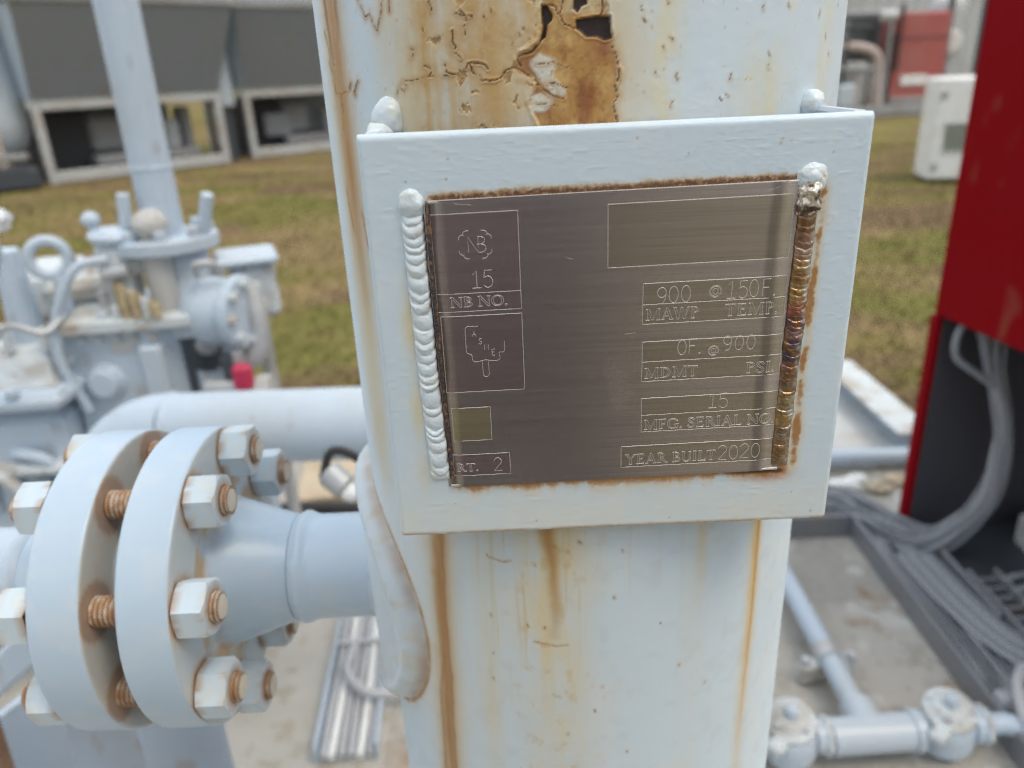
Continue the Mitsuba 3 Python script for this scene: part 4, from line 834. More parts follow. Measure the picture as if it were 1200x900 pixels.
put('stud', cyl((-.84, 1.31, 1.43), (-.832, 1.31, 1.50), .013), M['paint'], blk, smooth=40)
mat('ochre', pr(dusty((.40, .33, .20), (.22, .15, .08), .9, 40.0), .8))
for k in range(9): put('packing_stud', cyl((-.865 + .021 * (k % 5), 1.235 + .03 * (k // 5), 1.256), (-.865 + .021 * (k % 5), 1.235 + .03 * (k // 5), 1.285 + .014 * ((k * 3) % 4)), .0085), M['ochre' if k % 3 else 'paint_dirty'], blk, smooth=40)
put('knob', blob((-.905, 1.30, 1.452), .018, 40, n=2), M['paint'], blk, smooth=True)
put('knob_stem', cyl((-.905, 1.30, 1.40), (-.905, 1.30, 1.445), .008), M['paint'], blk, smooth=40)
solo('breather_cap', [cyl((-.785, 1.30, 1.256), (-.785, 1.30, 1.41), .030, bev=.004), blob((-.785, 1.30, 1.437), .036, 41, (1, 1, .9))], M['plug'], 'round beige cap on a short pipe in front of the tall white stack', 'breather cap', smooth=50)
solo('oil_tube', tube(curve([(-.875, 1.27, 1.375), (-.92, 1.235, 1.37), (-.955, 1.22, 1.32), (-.985, 1.215, 1.25), (-.99, 1.21, 1.17), (-.965, 1.22, 1.06)], 50), .010, 12), M['paint'], 'thin painted tube bending down over the front of the cast housing', 'tube', smooth=50)
rg = np.arange(0, 2 * np.pi + .01, 2 * np.pi / 40)
solo('lifting_eye', [tube(np.stack([-.995 + .036 * np.cos(rg) * .9, 1.27 + .036 * np.cos(rg) * .4, 1.383 + .036 * np.sin(rg)], 1), .0115, 14), cyl((-.985, 1.272, 1.27), (-.985, 1.272, 1.345), .013)], M['paint'], 'painted ring shaped lifting eye standing on the left housing', 'lifting eye', smooth=50)
lo = thing('compressor_frame', 'low painted machine casing with a flanged lip at the left edge', 'machine housing')
put('body', rbox((-1.22, 1.30, .80), (.42, .30, .56), .02, rz=.06), M['paint'], lo)
put('lip', rbox((-1.21, 1.29, 1.115), (.47, .35, .035), .012, rz=.06), M['paint'], lo)
put('cover', hull([(-1.42, 1.16, 1.134), (-1.0, 1.18, 1.134), (-1.0, 1.45, 1.134), (-1.42, 1.45, 1.134), (-1.38, 1.24, 1.20), (-1.04, 1.25, 1.20), (-1.04, 1.42, 1.20), (-1.38, 1.42, 1.20)]), M['paint_dirty'], lo)
put('lower_lip', rbox((-1.2, 1.29, .965), (.46, .35, .03), .012, rz=.06), M['paint_dirty'], lo)
for q in ((-1.32, 1.12), (-1.2, 1.125), (-1.06, 1.135), (-1.015, 1.22)): put('lip_bolt', bolt_head((q[0], q[1], 1.133), .015, .016), M['paint'], lo)
put('cone', cyl((-1.10, 1.30, 1.19), (-1.098, 1.30, 1.40), .036, r2=.026), M['paint'], lo, smooth=40)
put('cylinder_head', rbox((-1.10, 1.52, 1.26), (.26, .2, .12), .02), M['paint_dirty'], lo)
for k, q in enumerate(((-1.02, 1.47), (-.97, 1.52), (-1.06, 1.46), (-.93, 1.46))): put('stud', cyl((*q, 1.25), (*q, 1.345), .014), M['paint_dirty' if k % 2 else 'rust'], lo, smooth=40)
put('inlet_hose', tube(curve([(-1.13, 1.18, .98), (-1.08, 1.14, 1.0), (-1.03, 1.14, .98), (-1.0, 1.16, .9), (-1.02, 1.18, .8)], 40), .013, 12), M['paint'], lo, smooth=50)
put('inlet_hose', tube(curve([(-1.15, 1.10, .99), (-1.10, 1.08, .985), (-1.06, 1.08, .93), (-1.05, 1.1, .8)], 40), .012, 12), M['paint_dirty'], lo, smooth=50)
sv = thing('shrouded_vent', 'bright crumpled silver metal cap at the left edge', 'vent cap')
put('shroud', blob((-.925, 1.0, 1.590), .040, 51, (1, .9, .9), 4, .5), M['foil'], sv, smooth=60)
put('neck', rev([(.028, 0), (.036, .01), (.030, .03), (.027, .06), (.033, .09)], 30, loc=(-.928, 1.0, 1.49)), M['foil'], sv, smooth=60)
put('collar', blob((-.922, 1.0, 1.505), .040, 53, (1, 1, .55), 4, .5), M['foil'], sv, smooth=60)
put('pipe', tube(curve([(-.928, 1.0, 1.49), (-.93, 1.0, 1.44), (-1.0, 1.02, 1.40), (-1.3, 1.06, 1.40), (-1.7, 1.08, 1.35), (-1.72, 1.08, ZD)], 50), .016, 14), M['paint'], sv, smooth=40)
vs = thing('vent_stack', 'tall slim white vent pipe standing on a bolted flange left of the vessel', 'vent pipe')
SX, SY = -.785, 1.36
put('pipe', tube([(SX, SY, z) for z in (1.39, 1.5, 2.0, 3.4)], .041, 40), M['paint'], vs, smooth=50)
put('weld_ring', rev([(.0408, -.005), (.0432, -.002), (.0432, .002), (.0408, .005)], 40, loc=(SX, SY, 1.545)), M['paint'], vs, smooth=True)
put('flange', rev(fillet([(.04, .03), (.108, .03), (.108, 0), (.04, 0)], .006), 48, loc=(SX, SY, 1.375)), M['paint'], vs, smooth=40)
for a in np.arange(8) * math.pi / 4 + .3: put('bolt', bolt_head((SX + .088 * math.cos(a), SY + .088 * math.sin(a), 1.404), .014, .022), M['paint'], vs)
put('long_stud', cyl((SX + .088, SY - .02, 1.40), (SX + .118, SY - .03, 1.49), .013), M['paint'], vs, smooth=40)
vb = thing('globe_valve', 'rounded painted valve body under the flange of the tall stack', 'valve')
put('bonnet', rev(fillet([(0, .16), (.05, .16), (.055, .1), (.075, .04), (.08, 0), (0, 0)], .015), 40, loc=(SX + .0305, SY, 1.21)), M['paint'], vb, smooth=40)
put('lower_flange', rev(fillet([(0, .03), (.09, .03), (.09, 0), (0, 0)], .006), 40, loc=(SX + .031, SY, 1.195)), M['paint'], vb, smooth=40)
put('body', rev(fillet([(0, .11), (.055, .11), (.07, .08), (.075, .05), (.07, .02), (.055, 0), (0, 0)], .012), 40, (1, -.25, 0), (SX + .05, SY - .04, 1.245)), M['paint'], vb, smooth=40)
put('end_flange', rev(fillet([(0, .025), (.078, .025), (.078, 0), (0, 0)], .006), 40, (1, -.25, 0), (SX + .145, SY - .065, 1.245)), M['paint'], vb, smooth=40)
put('drain_pipe', tube(curve([(-.62, 1.33, 1.30), (-.60, 1.31, 1.22), (-.61, 1.30, 1.15), (-.66, 1.30, 1.11)], 30), .022, 16), M['galv'], vb, smooth=50)
put('stand', tube([(SX, SY, 1.20), (SX, SY, ZD)], .07, 30), M['darksteel'], vb, smooth=50)
jb = thing('junction_box', 'grey painted electrical box with a lipped lid behind the valve', 'junction box')
put('body', rbox((-.640, 1.44, 1.262), (.10, .12, .13), .015, rz=.35), M['paint_dirty'], jb)
put('lid', rbox((-.645, 1.43, 1.335), (.135, .15, .018), .007, rz=.35), M['paint'], jb)
put('conduit', tube([(-.64, 1.45, 1.2), (-.64, 1.45, ZD)], .016, 14), M['galv'], jb, smooth=50)
rv = thing('drain_valve', 'small steel drain valve with a red plastic handle behind the white pipe', 'valve')
put('body', cyl((-.72, 1.26, 1.085), (-.60, 1.25, 1.085), .022), M['galv'], rv, smooth=40)
put('hex', rev([(0, 0), (.028, 0), (.028, .03), (0, .03)], 6, (1, 0, 0), (-.605, 1.25, 1.085)), M['plug'], rv)
put('handle', rbox((-.628, 1.235, 1.115), (.042, .03, .062), .01), M['redhandle'], rv)
put('stem', cyl((-.64, 1.26, 1.085), (-.64, 1.255, 1.17), .012), M['galv'], rv, smooth=40)
# small fittings between the flange nuts and the pipe
bf = thing('bleed_fitting', 'small tarnished fitting with a dark hose just behind the flange nuts', 'pipe fitting')
put('body', cyl((-.300, .60, 1.215), (-.275, .59, 1.195), .018), M['galv'], bf, smooth=40)
put('cap', blob((-.268, .585, 1.190), .013, 60, n=3), M['white'], bf, smooth=True)
put('hose', tube(curve([(-.31, .61, 1.20), (-.295, .62, 1.235), (-.26, .62, 1.22), (-.24, .64, 1.15), (-.2, .66, .95), (-.16, .7, .6), (-.14, .75, .41)], 50), .006, 10), M['black'], bf, smooth=50)

# ---------------------------------------------------------------- deck clutter, left of the vessel
solo('tread_plate', rbox((-.66, 1.12, ZD + .004), (.62, 1.0, .008), .001, rz=0.0), M['tread'], 'tan raised pattern floor plate under the flanged nozzle', 'floor plate')
tr = thing('cable_channel', 'pale aluminium channel with parallel cables lying on the deck left of the vessel', 'cable tray')
ta, tb_ = np.array([-.422, .86, ZD + .012]), np.array([-.468, 1.62, ZD + .012]); dn = np.array([.997, .06, 0])
put('base', bar(ta, tb_, .125, .006, .001), M['galv'], tr)
for s_ in (-1, 1): put('side_rail', bar(ta + dn * .062 * s_ + (0, 0, .02), tb_ + dn * .062 * s_ + (0, 0, .02), .006, .045, .002), M['paint'], tr)
for k in range(6):
    o = -.048 + .019 * k; rr = np.random.default_rng(500 + k)
    pts = [ta + (tb_ - ta) * q + dn * (o + rr.normal(0, .0012)) + (0, 0, .012 + rr.uniform(0, .003)) for q in np.linspace(0, 1, 7)]
    solo('laid_cable', tube(curve(pts, 30), .0085, 10), M['white' if k in (1, 4) else 'cablelight'], ORD[k] + ' cable from the left in the pale aluminium channel', 'cable', smooth=50, group='cables in the aluminium channel')
put('tie', bar(ta + (tb_ - ta) * .42 + (-.066, 0, .03), ta + (tb_ - ta) * .42 + (.066, .01, .03), .012, .004, .001), M['cablelight'], tr)
solo('hose_loop', tube(curve([(-.46, 1.20, ZD + .03), (-.455, 1.07, ZD + .055), (-.40, 1.0, ZD + .06), (-.34, 1.0, ZD + .05), (-.29, 1.04, ZD + .02), (-.27, 1.16, ZD + .014)], 60), .010, 12), M['cablelight'], 'grey hose looping over the pale channel beside the vessel foot', 'hose', smooth=50)
for k, (x, w_) in enumerate(((-.70, .20), (-.50, .17))):
    solo('timber_board', rbox((x, 2.08, ZD + .025), (w_, .42, .045), .004, rz=.12), M['timber'], ('pale weathered board on the deck seen over the nozzle pipe, farther from the vessel', 'pale weathered board on the deck seen over the nozzle pipe, next to the vessel')[k], 'board')
solo('rubber_hose', tube(curve([(-.95, 1.86, ZD + .02), (-.7, 1.85, ZD + .022), (-.5, 1.83, ZD + .022), (-.2, 1.85, ZD + .02)], 40), .02, 12), M['black'], 'dark hose lying on the deck in front of the pale boards', 'hose', smooth=50)
ps = thing('support_post', 'blue grey painted steel post under the flange pair', 'post')
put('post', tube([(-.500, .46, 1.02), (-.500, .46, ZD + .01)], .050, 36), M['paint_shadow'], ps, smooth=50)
put('base_plate', rbox((-.500, .46, ZD + .014), (.18, .18, .012), .002), M['paint_shadow'], ps)
fr = thing('steel_support', 'painted steel support frame with rust along its edge in the bottom left corner', 'steel frame')
put('upright', bar((-.700, .46, .98), (-.715, .42, ZD), .012, .10, .002), M['paint'], fr)
put('rusty_edge', bar((-.690, .40, 1.02), (-.700, .38, ZD), .016, .016, .003), M['rust'], fr, label='rust brown edge of the frame')
put('brace', bar((-.95, .62, .80), (-.62, .56, 1.08), .05, .05, .006), M['paint'], fr)
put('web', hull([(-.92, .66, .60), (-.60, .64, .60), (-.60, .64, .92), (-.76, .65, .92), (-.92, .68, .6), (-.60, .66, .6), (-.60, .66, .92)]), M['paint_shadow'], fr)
solo('rusty_channel', [bar((-1.3, .99, ZD + .02), (-.82, .95, ZD + .02), .06, .03, .006)], M['rust'], 'rusty steel channel lying on the deck below the flanges', 'steel channel')
# ---------------------------------------------------------------- red cabinet at the right, with its cables
O = np.array([1.025, 1.561, 0.0]); cu = np.array([.137, -.99, 0.0]); cv = np.array([.99, .137, 0.0]); cz = np.array([0, 0, 1.0])
def cab(u0, u1, v0, v1, z0, z1, b=.006):
    Mx = np.eye(4); Mx[:3, 0], Mx[:3, 1], Mx[:3, 2] = cv, -cu, cz
    return rbox(O + cu * (u0 + u1) / 2 + cv * (v0 + v1) / 2 + cz * (z0 + z1) / 2, (v1 - v0, u1 - u0, z1 - z0), b, M=Mx)
rc = thing('red_cabinet', 'big red control cabinet with an open lower bay at the right edge', 'control cabinet')
put('body', cab(.012, .95, .012, .62, 1.086, 2.3, .004), M['red'], rc)
put('side_panel', cab(0, .955, 0, .0115, 1.080, 2.31, .003), M['red'], rc)
put('bay_wall', cab(.006, .022, .014, .62, ZD + .03, 1.083, .003), M['bay'], rc, label='dark inner wall of the open bay')
put('bay_edge', cab(-.006, .024, -.006, .0125, ZD + .002, 1.079, .003), M['red'], rc)
put('back_wall', cab(.024, .95, .60, .618, ZD + .03, 1.083, .003), M['bay'], rc)
put('base', cab(-.004, .955, .0, .62, ZD + .001, ZD + .03, .003), M['darksteel'], rc)
for uu in (.93,): put('bay_edge', cab(uu, .955, -.002, .03, ZD + .03, 1.079, .003), M['red'], rc)
rngc = np.random.default_rng(9)
spine = np.array([(1.115, 1.47, 1.10), (1.135, 1.455, .98), (1.165, 1.43, .86), (1.172, 1.41, .74), (1.155, 1.41, .62), (1.115, 1.43, .52), (1.06, 1.455, .462), (1.01, 1.51, .458), (.965, 1.585, .462), (.93, 1.65, .465), (.86, 1.685, .46), (.74, 1.69, .452), (.58, 1.69, .448)])
for k in range(26):
    ang, rad = rngc.uniform(0, 6.28), .031 * math.sqrt(rngc.random())
    off = np.array([rad * math.cos(ang), rad * math.sin(ang) * .6, rad * math.sin(ang) * .8])
    spread = np.array([1.5, .9, .7, .62, .75, 1.0, 1.3, 1.5, 1.5, 1.4, 1.5, 1.6, 1.6])
    pts = spine + off * spread[:, None] + rngc.normal(0, .004, spine.shape); pts[:, 2] = np.maximum(pts[:, 2], .436 + .001 * (k % 9))
    solo('control_cable', tube(curve(pts, 70), .0046 if k % 3 else .0062, 8), M['cable' if k % 4 else 'cablemid'], ('thicker' if k % 3 == 0 else 'thin') + (' pale grey' if k % 4 == 0 else ' dark grey') + ' control cable drooping from the red cabinet to the tray corner', 'cable', smooth=50, group='cables hanging from the red cabinet')
lp = np.array([(1.07, 1.49, 1.09), (1.045, 1.48, 1.04), (1.05, 1.47, .99), (1.10, 1.45, .95), (1.15, 1.43, .90), (1.168, 1.41, .78)])
solo('control_cable', tube(curve(lp, 40), .009, 8), M['cable'], 'short grey cable looping out beside the bundle at the top of the bay', 'cable', smooth=50)
ct = thing('cable_tray', 'grey metal cable tray running along the deck in front of the red cabinet', 'cable tray')
put('side_rail', bar((.913, 1.74, ZD + .035), (.900, .60, ZD + .035), .012, .07, .003), M['traygrey'], ct)
put('side_rail', bar((1.075, 1.60, ZD + .035), (1.070, 1.15, ZD + .035), .012, .07, .003), M['traygrey'], ct)
put('floor', bar((.992, 1.70, ZD + .010), (.981, .60, ZD + .010), .150, .006, .001), M['traygrey'], ct)
put('branch_rail', bar((.40, 1.745, ZD + .035), (.905, 1.745, ZD + .035), .012, .07, .003), M['traygrey'], ct)
put('branch_rail', bar((.40, 1.60, ZD + .035), (.905, 1.60, ZD + .035), .012, .07, .003), M['traygrey'], ct)
put('branch_floor', bar((.40, 1.672, ZD + .010), (.905, 1.672, ZD + .010), .13, .006, .001), M['traygrey'], ct)
for k, y in enumerate(np.arange(.75, 1.6, .11)): put('rung', bar((.91, y, ZD + .020), (1.062, y, ZD + .020), .02, .012, .002), M['traygrey'], ct)
for k in range(16):
    o = -.058 + .0077 * k; rr = np.random.default_rng(600 + k); u_ = lambda q: rr.normal(0, q)
    pts = [(.62, 1.672 + o, ZD + .03), (.80, 1.672 + o + u_(.004), ZD + .031 + .004 * (k % 3)), (.90, 1.66 + o * .8, ZD + .036), (.965 + o * .3, 1.58 + o * .2, ZD + .036 + .006 * (k % 2)), (.985 + o + u_(.008), 1.40, ZD + .034 + rr.uniform(0, .014)), (.983 + o + u_(.01), 1.1, ZD + .034 + rr.uniform(0, .012)), (.98 + o + u_(.006), .85, ZD + .035 + rr.uniform(0, .008)), (.98 + o, .62, ZD + .033)]
    solo('tray_cable', tube(curve(pts, 60), .0046, 8), M['cable' if k % 3 else 'cablemid'], (ORD + ['tenth', 'eleventh', 'twelfth', 'thirteenth', 'fourteenth', 'fifteenth', 'sixteenth'])[k] + ' cable from the left lying flat in the grey floor tray', 'cable', smooth=50, group='cables lying in the grey floor tray')
lt = thing('ladder_tray', 'dark slotted ladder tray piece beside the cable tray, under the red cabinet', 'cable tray')
for s_, x in ((0, 1.085), (1, 1.155)): put('rail', bar((x, 1.32, ZD + .05), (x, 1.02, ZD + .05), .010, .05, .002), M['traygrey'], lt)
for y in np.linspace(1.04, 1.30, 8): put('rung', bar((1.091, y, ZD + .052), (1.149, y, ZD + .052), .014, .012, .002), M['traygrey'], lt)
for k in range(6):
    rr = np.random.default_rng(700 + k); y = 1.05 + .045 * k
    solo('branch_cable', tube(curve([(1.145, y, ZD + .066), (1.19, y + .004, ZD + .078), (1.27, y + .012 + rr.normal(0, .006), ZD + .064), (1.38, y + .04 + rr.normal(0, .01), ZD + .03), (1.5, y + .05, ZD + .012)], 40), .0078, 8), M['cable' if k % 3 else 'cablemid'], ORD[k] + ' nearest of the grey cables leaving the slotted ladder tray', 'cable', smooth=50, group='cables leaving the ladder tray')
for k in range(9):
    rr = np.random.default_rng(750 + k); o = .012 * k
    solo('fanning_cable', tube(curve([(.955 + .011 * k, 1.42, ZD + .052), (.965 + .011 * k, 1.22, ZD + .054), (1.0 + .009 * k, 1.06 + .006 * k, ZD + .052), (1.07 + .006 * k, .965 + .013 * k, ZD + .046), (1.2, .925 + .015 * k + rr.normal(0, .006), ZD + .03), (1.5, .93 + .018 * k, ZD + .016)], 50), .0052, 8), M['cable' if k % 3 else 'cablemid'], ORD[k] + ' from the left of the grey cables fanning out of the tray to the right', 'cable', smooth=50, group='cables fanning out of the floor tray')
cd = thing('conduit_run', 'white painted conduit lying on the deck right of the vessel', 'conduit')
ca, cb = np.array([.628, 1.62, ZD + .06]), np.array([.622, .86, ZD + .06])
put('pipe', tube([ca, (ca + cb) / 2, cb], .0235, 24), M['paint'], cd, smooth=50)
put('coupling', tube([(.6235, 1.07, ZD + .06), (.6232, 1.03, ZD + .06)], .029, 24), M['galv'], cd, smooth=50)
put('strap', bar((.555, 1.03, ZD + .03), (.69, 1.06, ZD + .03), .03, .05, .006), M['paint_dirty'], cd)
for x in (.57, .675): put('strap_bolt', bolt_head((x, 1.035 + .1 * (x - .57), ZD + .056), .012, .012), M['galv'], cd)
put('tee', cat([tube([(.54, .825, ZD + .06), (.70, .832, ZD + .06)], .036, 24), tube([(.6222, .90, ZD + .06), (.6222, .84, ZD + .06)], .034, 24)]), M['paint'], cd, smooth=50)
put('hub_ring', tube([(.700, .832, ZD + .06), (.715, .833, ZD + .06)], .041, 24), M['paint'], cd, smooth=50)
def conduit_box(x, y, s, lab, seed):
    k = thing('conduit_outlet_box', lab, 'conduit fitting')
    put('body', rev(fillet([(0, 0), (.05 * s, 0), (.062 * s, .02), (.062 * s, .06), (.05 * s, .085), (0, .085)], .012), 32, loc=(x, y, ZD + .012)), M['paint'], k, smooth=40)
    put('cover', rev(fillet([(0, .03), (.03 * s, .03), (.045 * s, .018), (.056 * s, .016), (.056 * s, 0), (0, 0)], .006), 32, (-.1, -.25, 1), (x, y, ZD + .094)), M['paint_dirty'], k, smooth=40)
    put('plug', rbox((x - .003, y - .008, ZD + .130), (.026 * s, .026 * s, .03), .005, rz=.5), M['paint'], k)
    for sx in (-1, 1): put('hub', tube([(x + sx * .055 * s, y, ZD + .06), (x + sx * .085 * s, y, ZD + .06)], .034, 24), M['paint'], k, smooth=50)
    put('wing_lug', rbox((x + .03 * s, y + .05 * s, ZD + .085), (.05, .03, .025), .006, rz=.7), M['paint_dirty'], k)
    put('wing_lug', rbox((x - .04 * s, y - .045 * s, ZD + .085), (.05, .03, .025), .006, rz=.7), M['paint_dirty'], k)
    for a_ in np.arange(4) * math.pi / 2 + .5 * seed: put('cover_screw', bolt_head((x + .042 * s * math.cos(a_), y + .042 * s * math.sin(a_), ZD + .106), .008, .010), M['galv'], k)
    for sx in (-1, 1): put('lock_ring', tube([(x + sx * .078 * s, y, ZD + .06), (x + sx * .088 * s, y, ZD + .06)], .040, 8), M['paint_dirty'], k)
conduit_box(.462, .83, .86, 'round painted conduit box with a knobbed cover right beside the vessel foot', 1)
conduit_box(.775, .84, .86, 'round painted conduit box with a knobbed cover nearest the bottom right corner', 2)
solo('conduit_elbow', tube(curve([(.855, .84, ZD + .06), (.90, .835, ZD + .062), (.93, .80, ZD + .06), (.945, .73, ZD + .05), (.95, .60, ZD + .04)], 40), .021, 16), M['paint'], 'short painted conduit bend leaving the corner conduit box', 'conduit', smooth=50)
solo('flexible_conduit', tube(curve([(1.16, 1.00, ZD + .02), (1.04, .97, ZD + .08), (.97, .93, ZD + .105), (.925, .86, ZD + .10), (.915, .78, ZD + .07), (.93, .68, ZD + .03), (.96, .55, ZD + .014)], 60), .0105, 12), M['cablelight'], 'grey flexible conduit curving down in the bottom right corner', 'conduit', smooth=50)
solo('tray_cross_channel', bar((.90, .885, ZD + .075), (1.5, .90, ZD + .075), .035, .03, .004), M['cablemid'], 'pale grey steel channel crossing over the tray at the right edge', 'steel channel')
# beams and clutter on the far right of the deck
wb = thing('white_beam', 'white painted steel beam lying at the far right end of the deck behind the bracket', 'steel beam')
put('flange', bar((1.30, 2.72, ZD + .105), (1.30, 2.02, ZD + .105), .13, .012, .003), M['paint_dirty'], wb)
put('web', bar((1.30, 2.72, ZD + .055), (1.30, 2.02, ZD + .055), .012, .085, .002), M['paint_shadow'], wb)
put('flange', bar((1.30, 2.72, ZD + .007), (1.30, 2.02, ZD + .007), .15, .012, .003), M['paint_dirty'], wb)
solo('deck_sheet', rbox((1.08, 2.36, ZD + .012), (.36, .56, .02), .004), M['palegrey'], 'flat pale painted cover plate on the deck left of the white beam', 'cover plate')
solo('deck_pipe', tube([(.55, 1.99, ZD + .045), (1.0, 1.99, ZD + .045), (1.30, 1.985, ZD + .045)], .028, 24), M['paint'], 'thin horizontal painted pipe lying across the deck behind the cable tray', 'pipe', smooth=50)
rs = np.random.default_rng(12)
for k, (x, y, r) in enumerate(((1.00, 1.86, .035), (1.10, 1.84, .03), (.93, 1.87, .026), (1.17, 1.88, .03), (1.06, 1.91, .022))):
    solo('rubble_lump', blob((x, y, ZD + r * .45), r, 80 + k, (1.3, 1, .6), 3, .9), M['white' if k % 2 == 0 else 'timber'], ['biggest pale lump of rubble on the deck left of the red cabinet foot', 'tan lump of rubble touching the red cabinet foot', 'pale lump of rubble farthest left, beside the cable tray corner', 'tan lump of rubble farthest right, behind the red cabinet foot', 'smallest pale lump of rubble, behind the others'][k], 'rubble', group='pale rubble by the red cabinet foot')
solo('floor_strip', rbox((1.36, 1.30, ZD + .06), (.12, .40, .11), .006, rz=-.1), M['white'], 'white painted curb block at the right edge under the red cabinet', 'curb')

# ---------------------------------------------------------------- yard behind: coolers, tank, machines
def cooler(o, e, n, label, inner, flip=0):
    o, e, n = np.array(o, float), np.array(e, float), np.array(n, float)
    e /= np.linalg.norm(e); n = np.array([e[1], -e[0], 0.0]); L = 3.83
    def P(a, d, z): return o + e * a + n * d + np.array([0, 0, z])
    def BX(a0, a1, d0, d1, z0, z1, b=.02):
        Mx = np.eye(4); Mx[:3, 0], Mx[:3, 1] = e, -n
        return rbox(P((a0 + a1) / 2, (d0 + d1) / 2, (z0 + z1) / 2), (a1 - a0, d1 - d0, z1 - z0), b, M=Mx)
    k = thing('air_cooler', label, 'air cooler')
    put('frame_post', BX(0, .16, -.16, 0, .0, 1.55), M['frame'], k); put('frame_post', BX(L - .16, L, -.16, 0, .0, 1.55), M['frame'], k)
    put('frame_rail', BX(.161, L - .161, -.15, 0, .02, .24), M['frame'], k); put('frame_rail', BX(.161, L - .161, -.15, 0, 1.37, 1.55), M['frame'], k)
    put('frame_post', BX(0, .16, -2.9, -2.74, 0, 1.55), M['frame'], k); put('frame_post', BX(L - .16, L, -2.9, -2.74, 0, 1.55), M['frame'], k)
    put('frame_rail', BX(.161, L - .161, -2.9, -2.75, .02, .24), M['frame'], k)
    fl, fu = .30, .62
    put('plenum', hull([P(.02, -.01, 1.56), P(L - .02, -.01, 1.56), P(.02, -2.9, 1.56), P(L - .02, -2.9, 1.56), P(-.12, fu, 3.2), P(L + .26, fu, 3.2), P(-.12, -3.3, 3.2), P(L + .26, -3.3, 3.2)]), M['panelblue'], k)
    put('front_panel', hull([P(.03, .0, 1.57), P(L - .03, .0, 1.57), P(-.11, fu + .002, 3.19), P(L + .24, fu + .002, 3.19), P(.03, .02, 1.57), P(L - .03, .02, 1.57), P(-.11, fu + .022, 3.19), P(L + .24, fu + .022, 3.19)]), M['panelgrey'], k, label='dark grey sloping sheet metal front')
    put('top_rail', BX(-.30, L + .30, fu - .1, fu + .06, 3.2, 3.32), M['midgrey'], k)
    put('side_frame', BX(-.28, L + .28, -3.3, fu - .02, 3.33, 4.5), M['panelblue'], k)
    for j, a in enumerate(np.arange(-.22, L + .25, .16)): put('fin', BX(a, a + .07, fu - .02, fu + .03, 3.35, 4.5, .01), M['palegrey'], k)
    put('inner_floor', BX(.2, L - .2, -2.7, -.2, .02, .08), M['darksteel'], k)
    put('fan_shroud', BX(.25, 1.2, -2.4, -.9, .081, 1.3), M['black'], k)
    put('motor', BX(1.25, 2.0, -1.9, -.9, .45, 1.2, .1), M['midgrey'], k); put('motor_base', BX(1.15, 3.4, -2.0, -.5, .24, .42), M['midgrey'], k)
    put('back_sheet', BX(.17, L - .17, -2.72, -2.70, .25, 1.36, .005), M['interior'], k)
    for j, (a, w, h, mm) in enumerate(inner): put('equipment', BX(a, a + w, -1.2, -.7, .43, .43 + h, .04), M[mm], k)
    return k
cooler((-8.94, 15.20, 0), (2.637, 2.775, 0), None, 'grey air cooler with dark sloping front above a pale open frame, nearest the left edge', [(2.35, .3, .75, 'pinkgrey'), (2.8, .3, .6, 'palegrey'), (3.2, .2, .85, 'midgrey')])
cooler((-6.06, 18.78, 0), (1.8, 1.42, 0), None, 'grey air cooler with dark sloping front above a pale frame, half hidden by the vessel', [(.7, .7, .55, 'midgrey'), (2.3, .4, .6, 'midgrey')])
dk = thing('discharge_duct', 'pale blue grey vertical duct between the two air coolers', 'duct')
put('duct', cyl((-6.55, 18.75, 1.2), (-6.55, 18.75, 4.4), .28), M['panelblue'], dk, smooth=40)
put('leg', cyl((-6.55, 18.75, 0), (-6.55, 18.75, 1.2), .18), M['darksteel'], dk, smooth=40)
tk = thing('scrubber_tank', 'pale blue grey upright tank standing left of the air coolers', 'tank')
put('shell', rev(fillet([(0, 4.2), (.8, 4.1), (1.0, 3.6), (1.0, 1.0), (.8, .6), (0, .5)], .3), 48, loc=(-10.3, 15.4, 0)), M['panelblue'], tk, smooth=40)
put('manway', cyl((-9.9, 14.55, 1.55), (-9.75, 14.2, 1.55), .32), M['palegrey'], tk, smooth=40)
for dx, dy in ((-.7, -.5), (.5, -.75), (.4, .6), (-.6, .6)): put('leg', cyl((-10.3 + dx, 15.4 + dy, 0), (-10.3 + dx, 15.4 + dy, 1.2), .09), M['pinkgrey'], tk, smooth=40)
sk = thing('pipe_skid', 'dark low skid with small piping at the foot of the tank', 'equipment skid')
put('base', rbox((-10.1, 14.3, .22), (2.6, .9, .35), .03, rz=.6), M['darksteel'], sk); put('rail', rbox((-9.85, 13.9, .62), (2.4, .12, .12), .02, rz=.6), M['midgrey'], sk)
for k in range(4): put('small_pipe', cyl((-10.7 + .4 * k, 13.9 + .3 * k, .4), (-10.7 + .4 * k, 13.9 + .3 * k, 1.15), .08), M['pinkgrey' if k % 2 else 'midgrey'], sk, smooth=40)
wc = thing('white_cabinet', 'white outdoor cabinet with a dark square window standing in the grass', 'cabinet')
Mw = -.28
put('body', rbox((6.22, 10.72, .71), (.95, .75, 1.30), .03, rz=Mw), M['white'], wc)
fx = lambda a, z, d=.0: np.array([6.22, 10.72, z - .05]) + math.cos(Mw) * np.array([a, 0, 0]) + math.sin(Mw) * np.array([0, a, 0]) + (.375 + d) * np.array([math.sin(Mw), -math.cos(Mw), 0])
put('window', rbox(fx(-.06, .66, .003), (.5, .016, .34), .006, rz=Mw), M['glass'], wc)
for s in (-1, 1): put('window_frame', rbox(fx(-.06, .66 + s * .185, .004), (.56, .02, .03), .004, rz=Mw), M['palegrey'], wc)
for a, z in ((-.38, 1.2), (-.38, .28)): put('latch', cyl(fx(a, z, .0), fx(a, z, .02), .045), M['midgrey'], wc, smooth=40)
for a in (-.35, .35): put('foot', rbox(fx(a, .08, -.3), (.14, .5, .05), .01, rz=Mw), M['black'], wc)
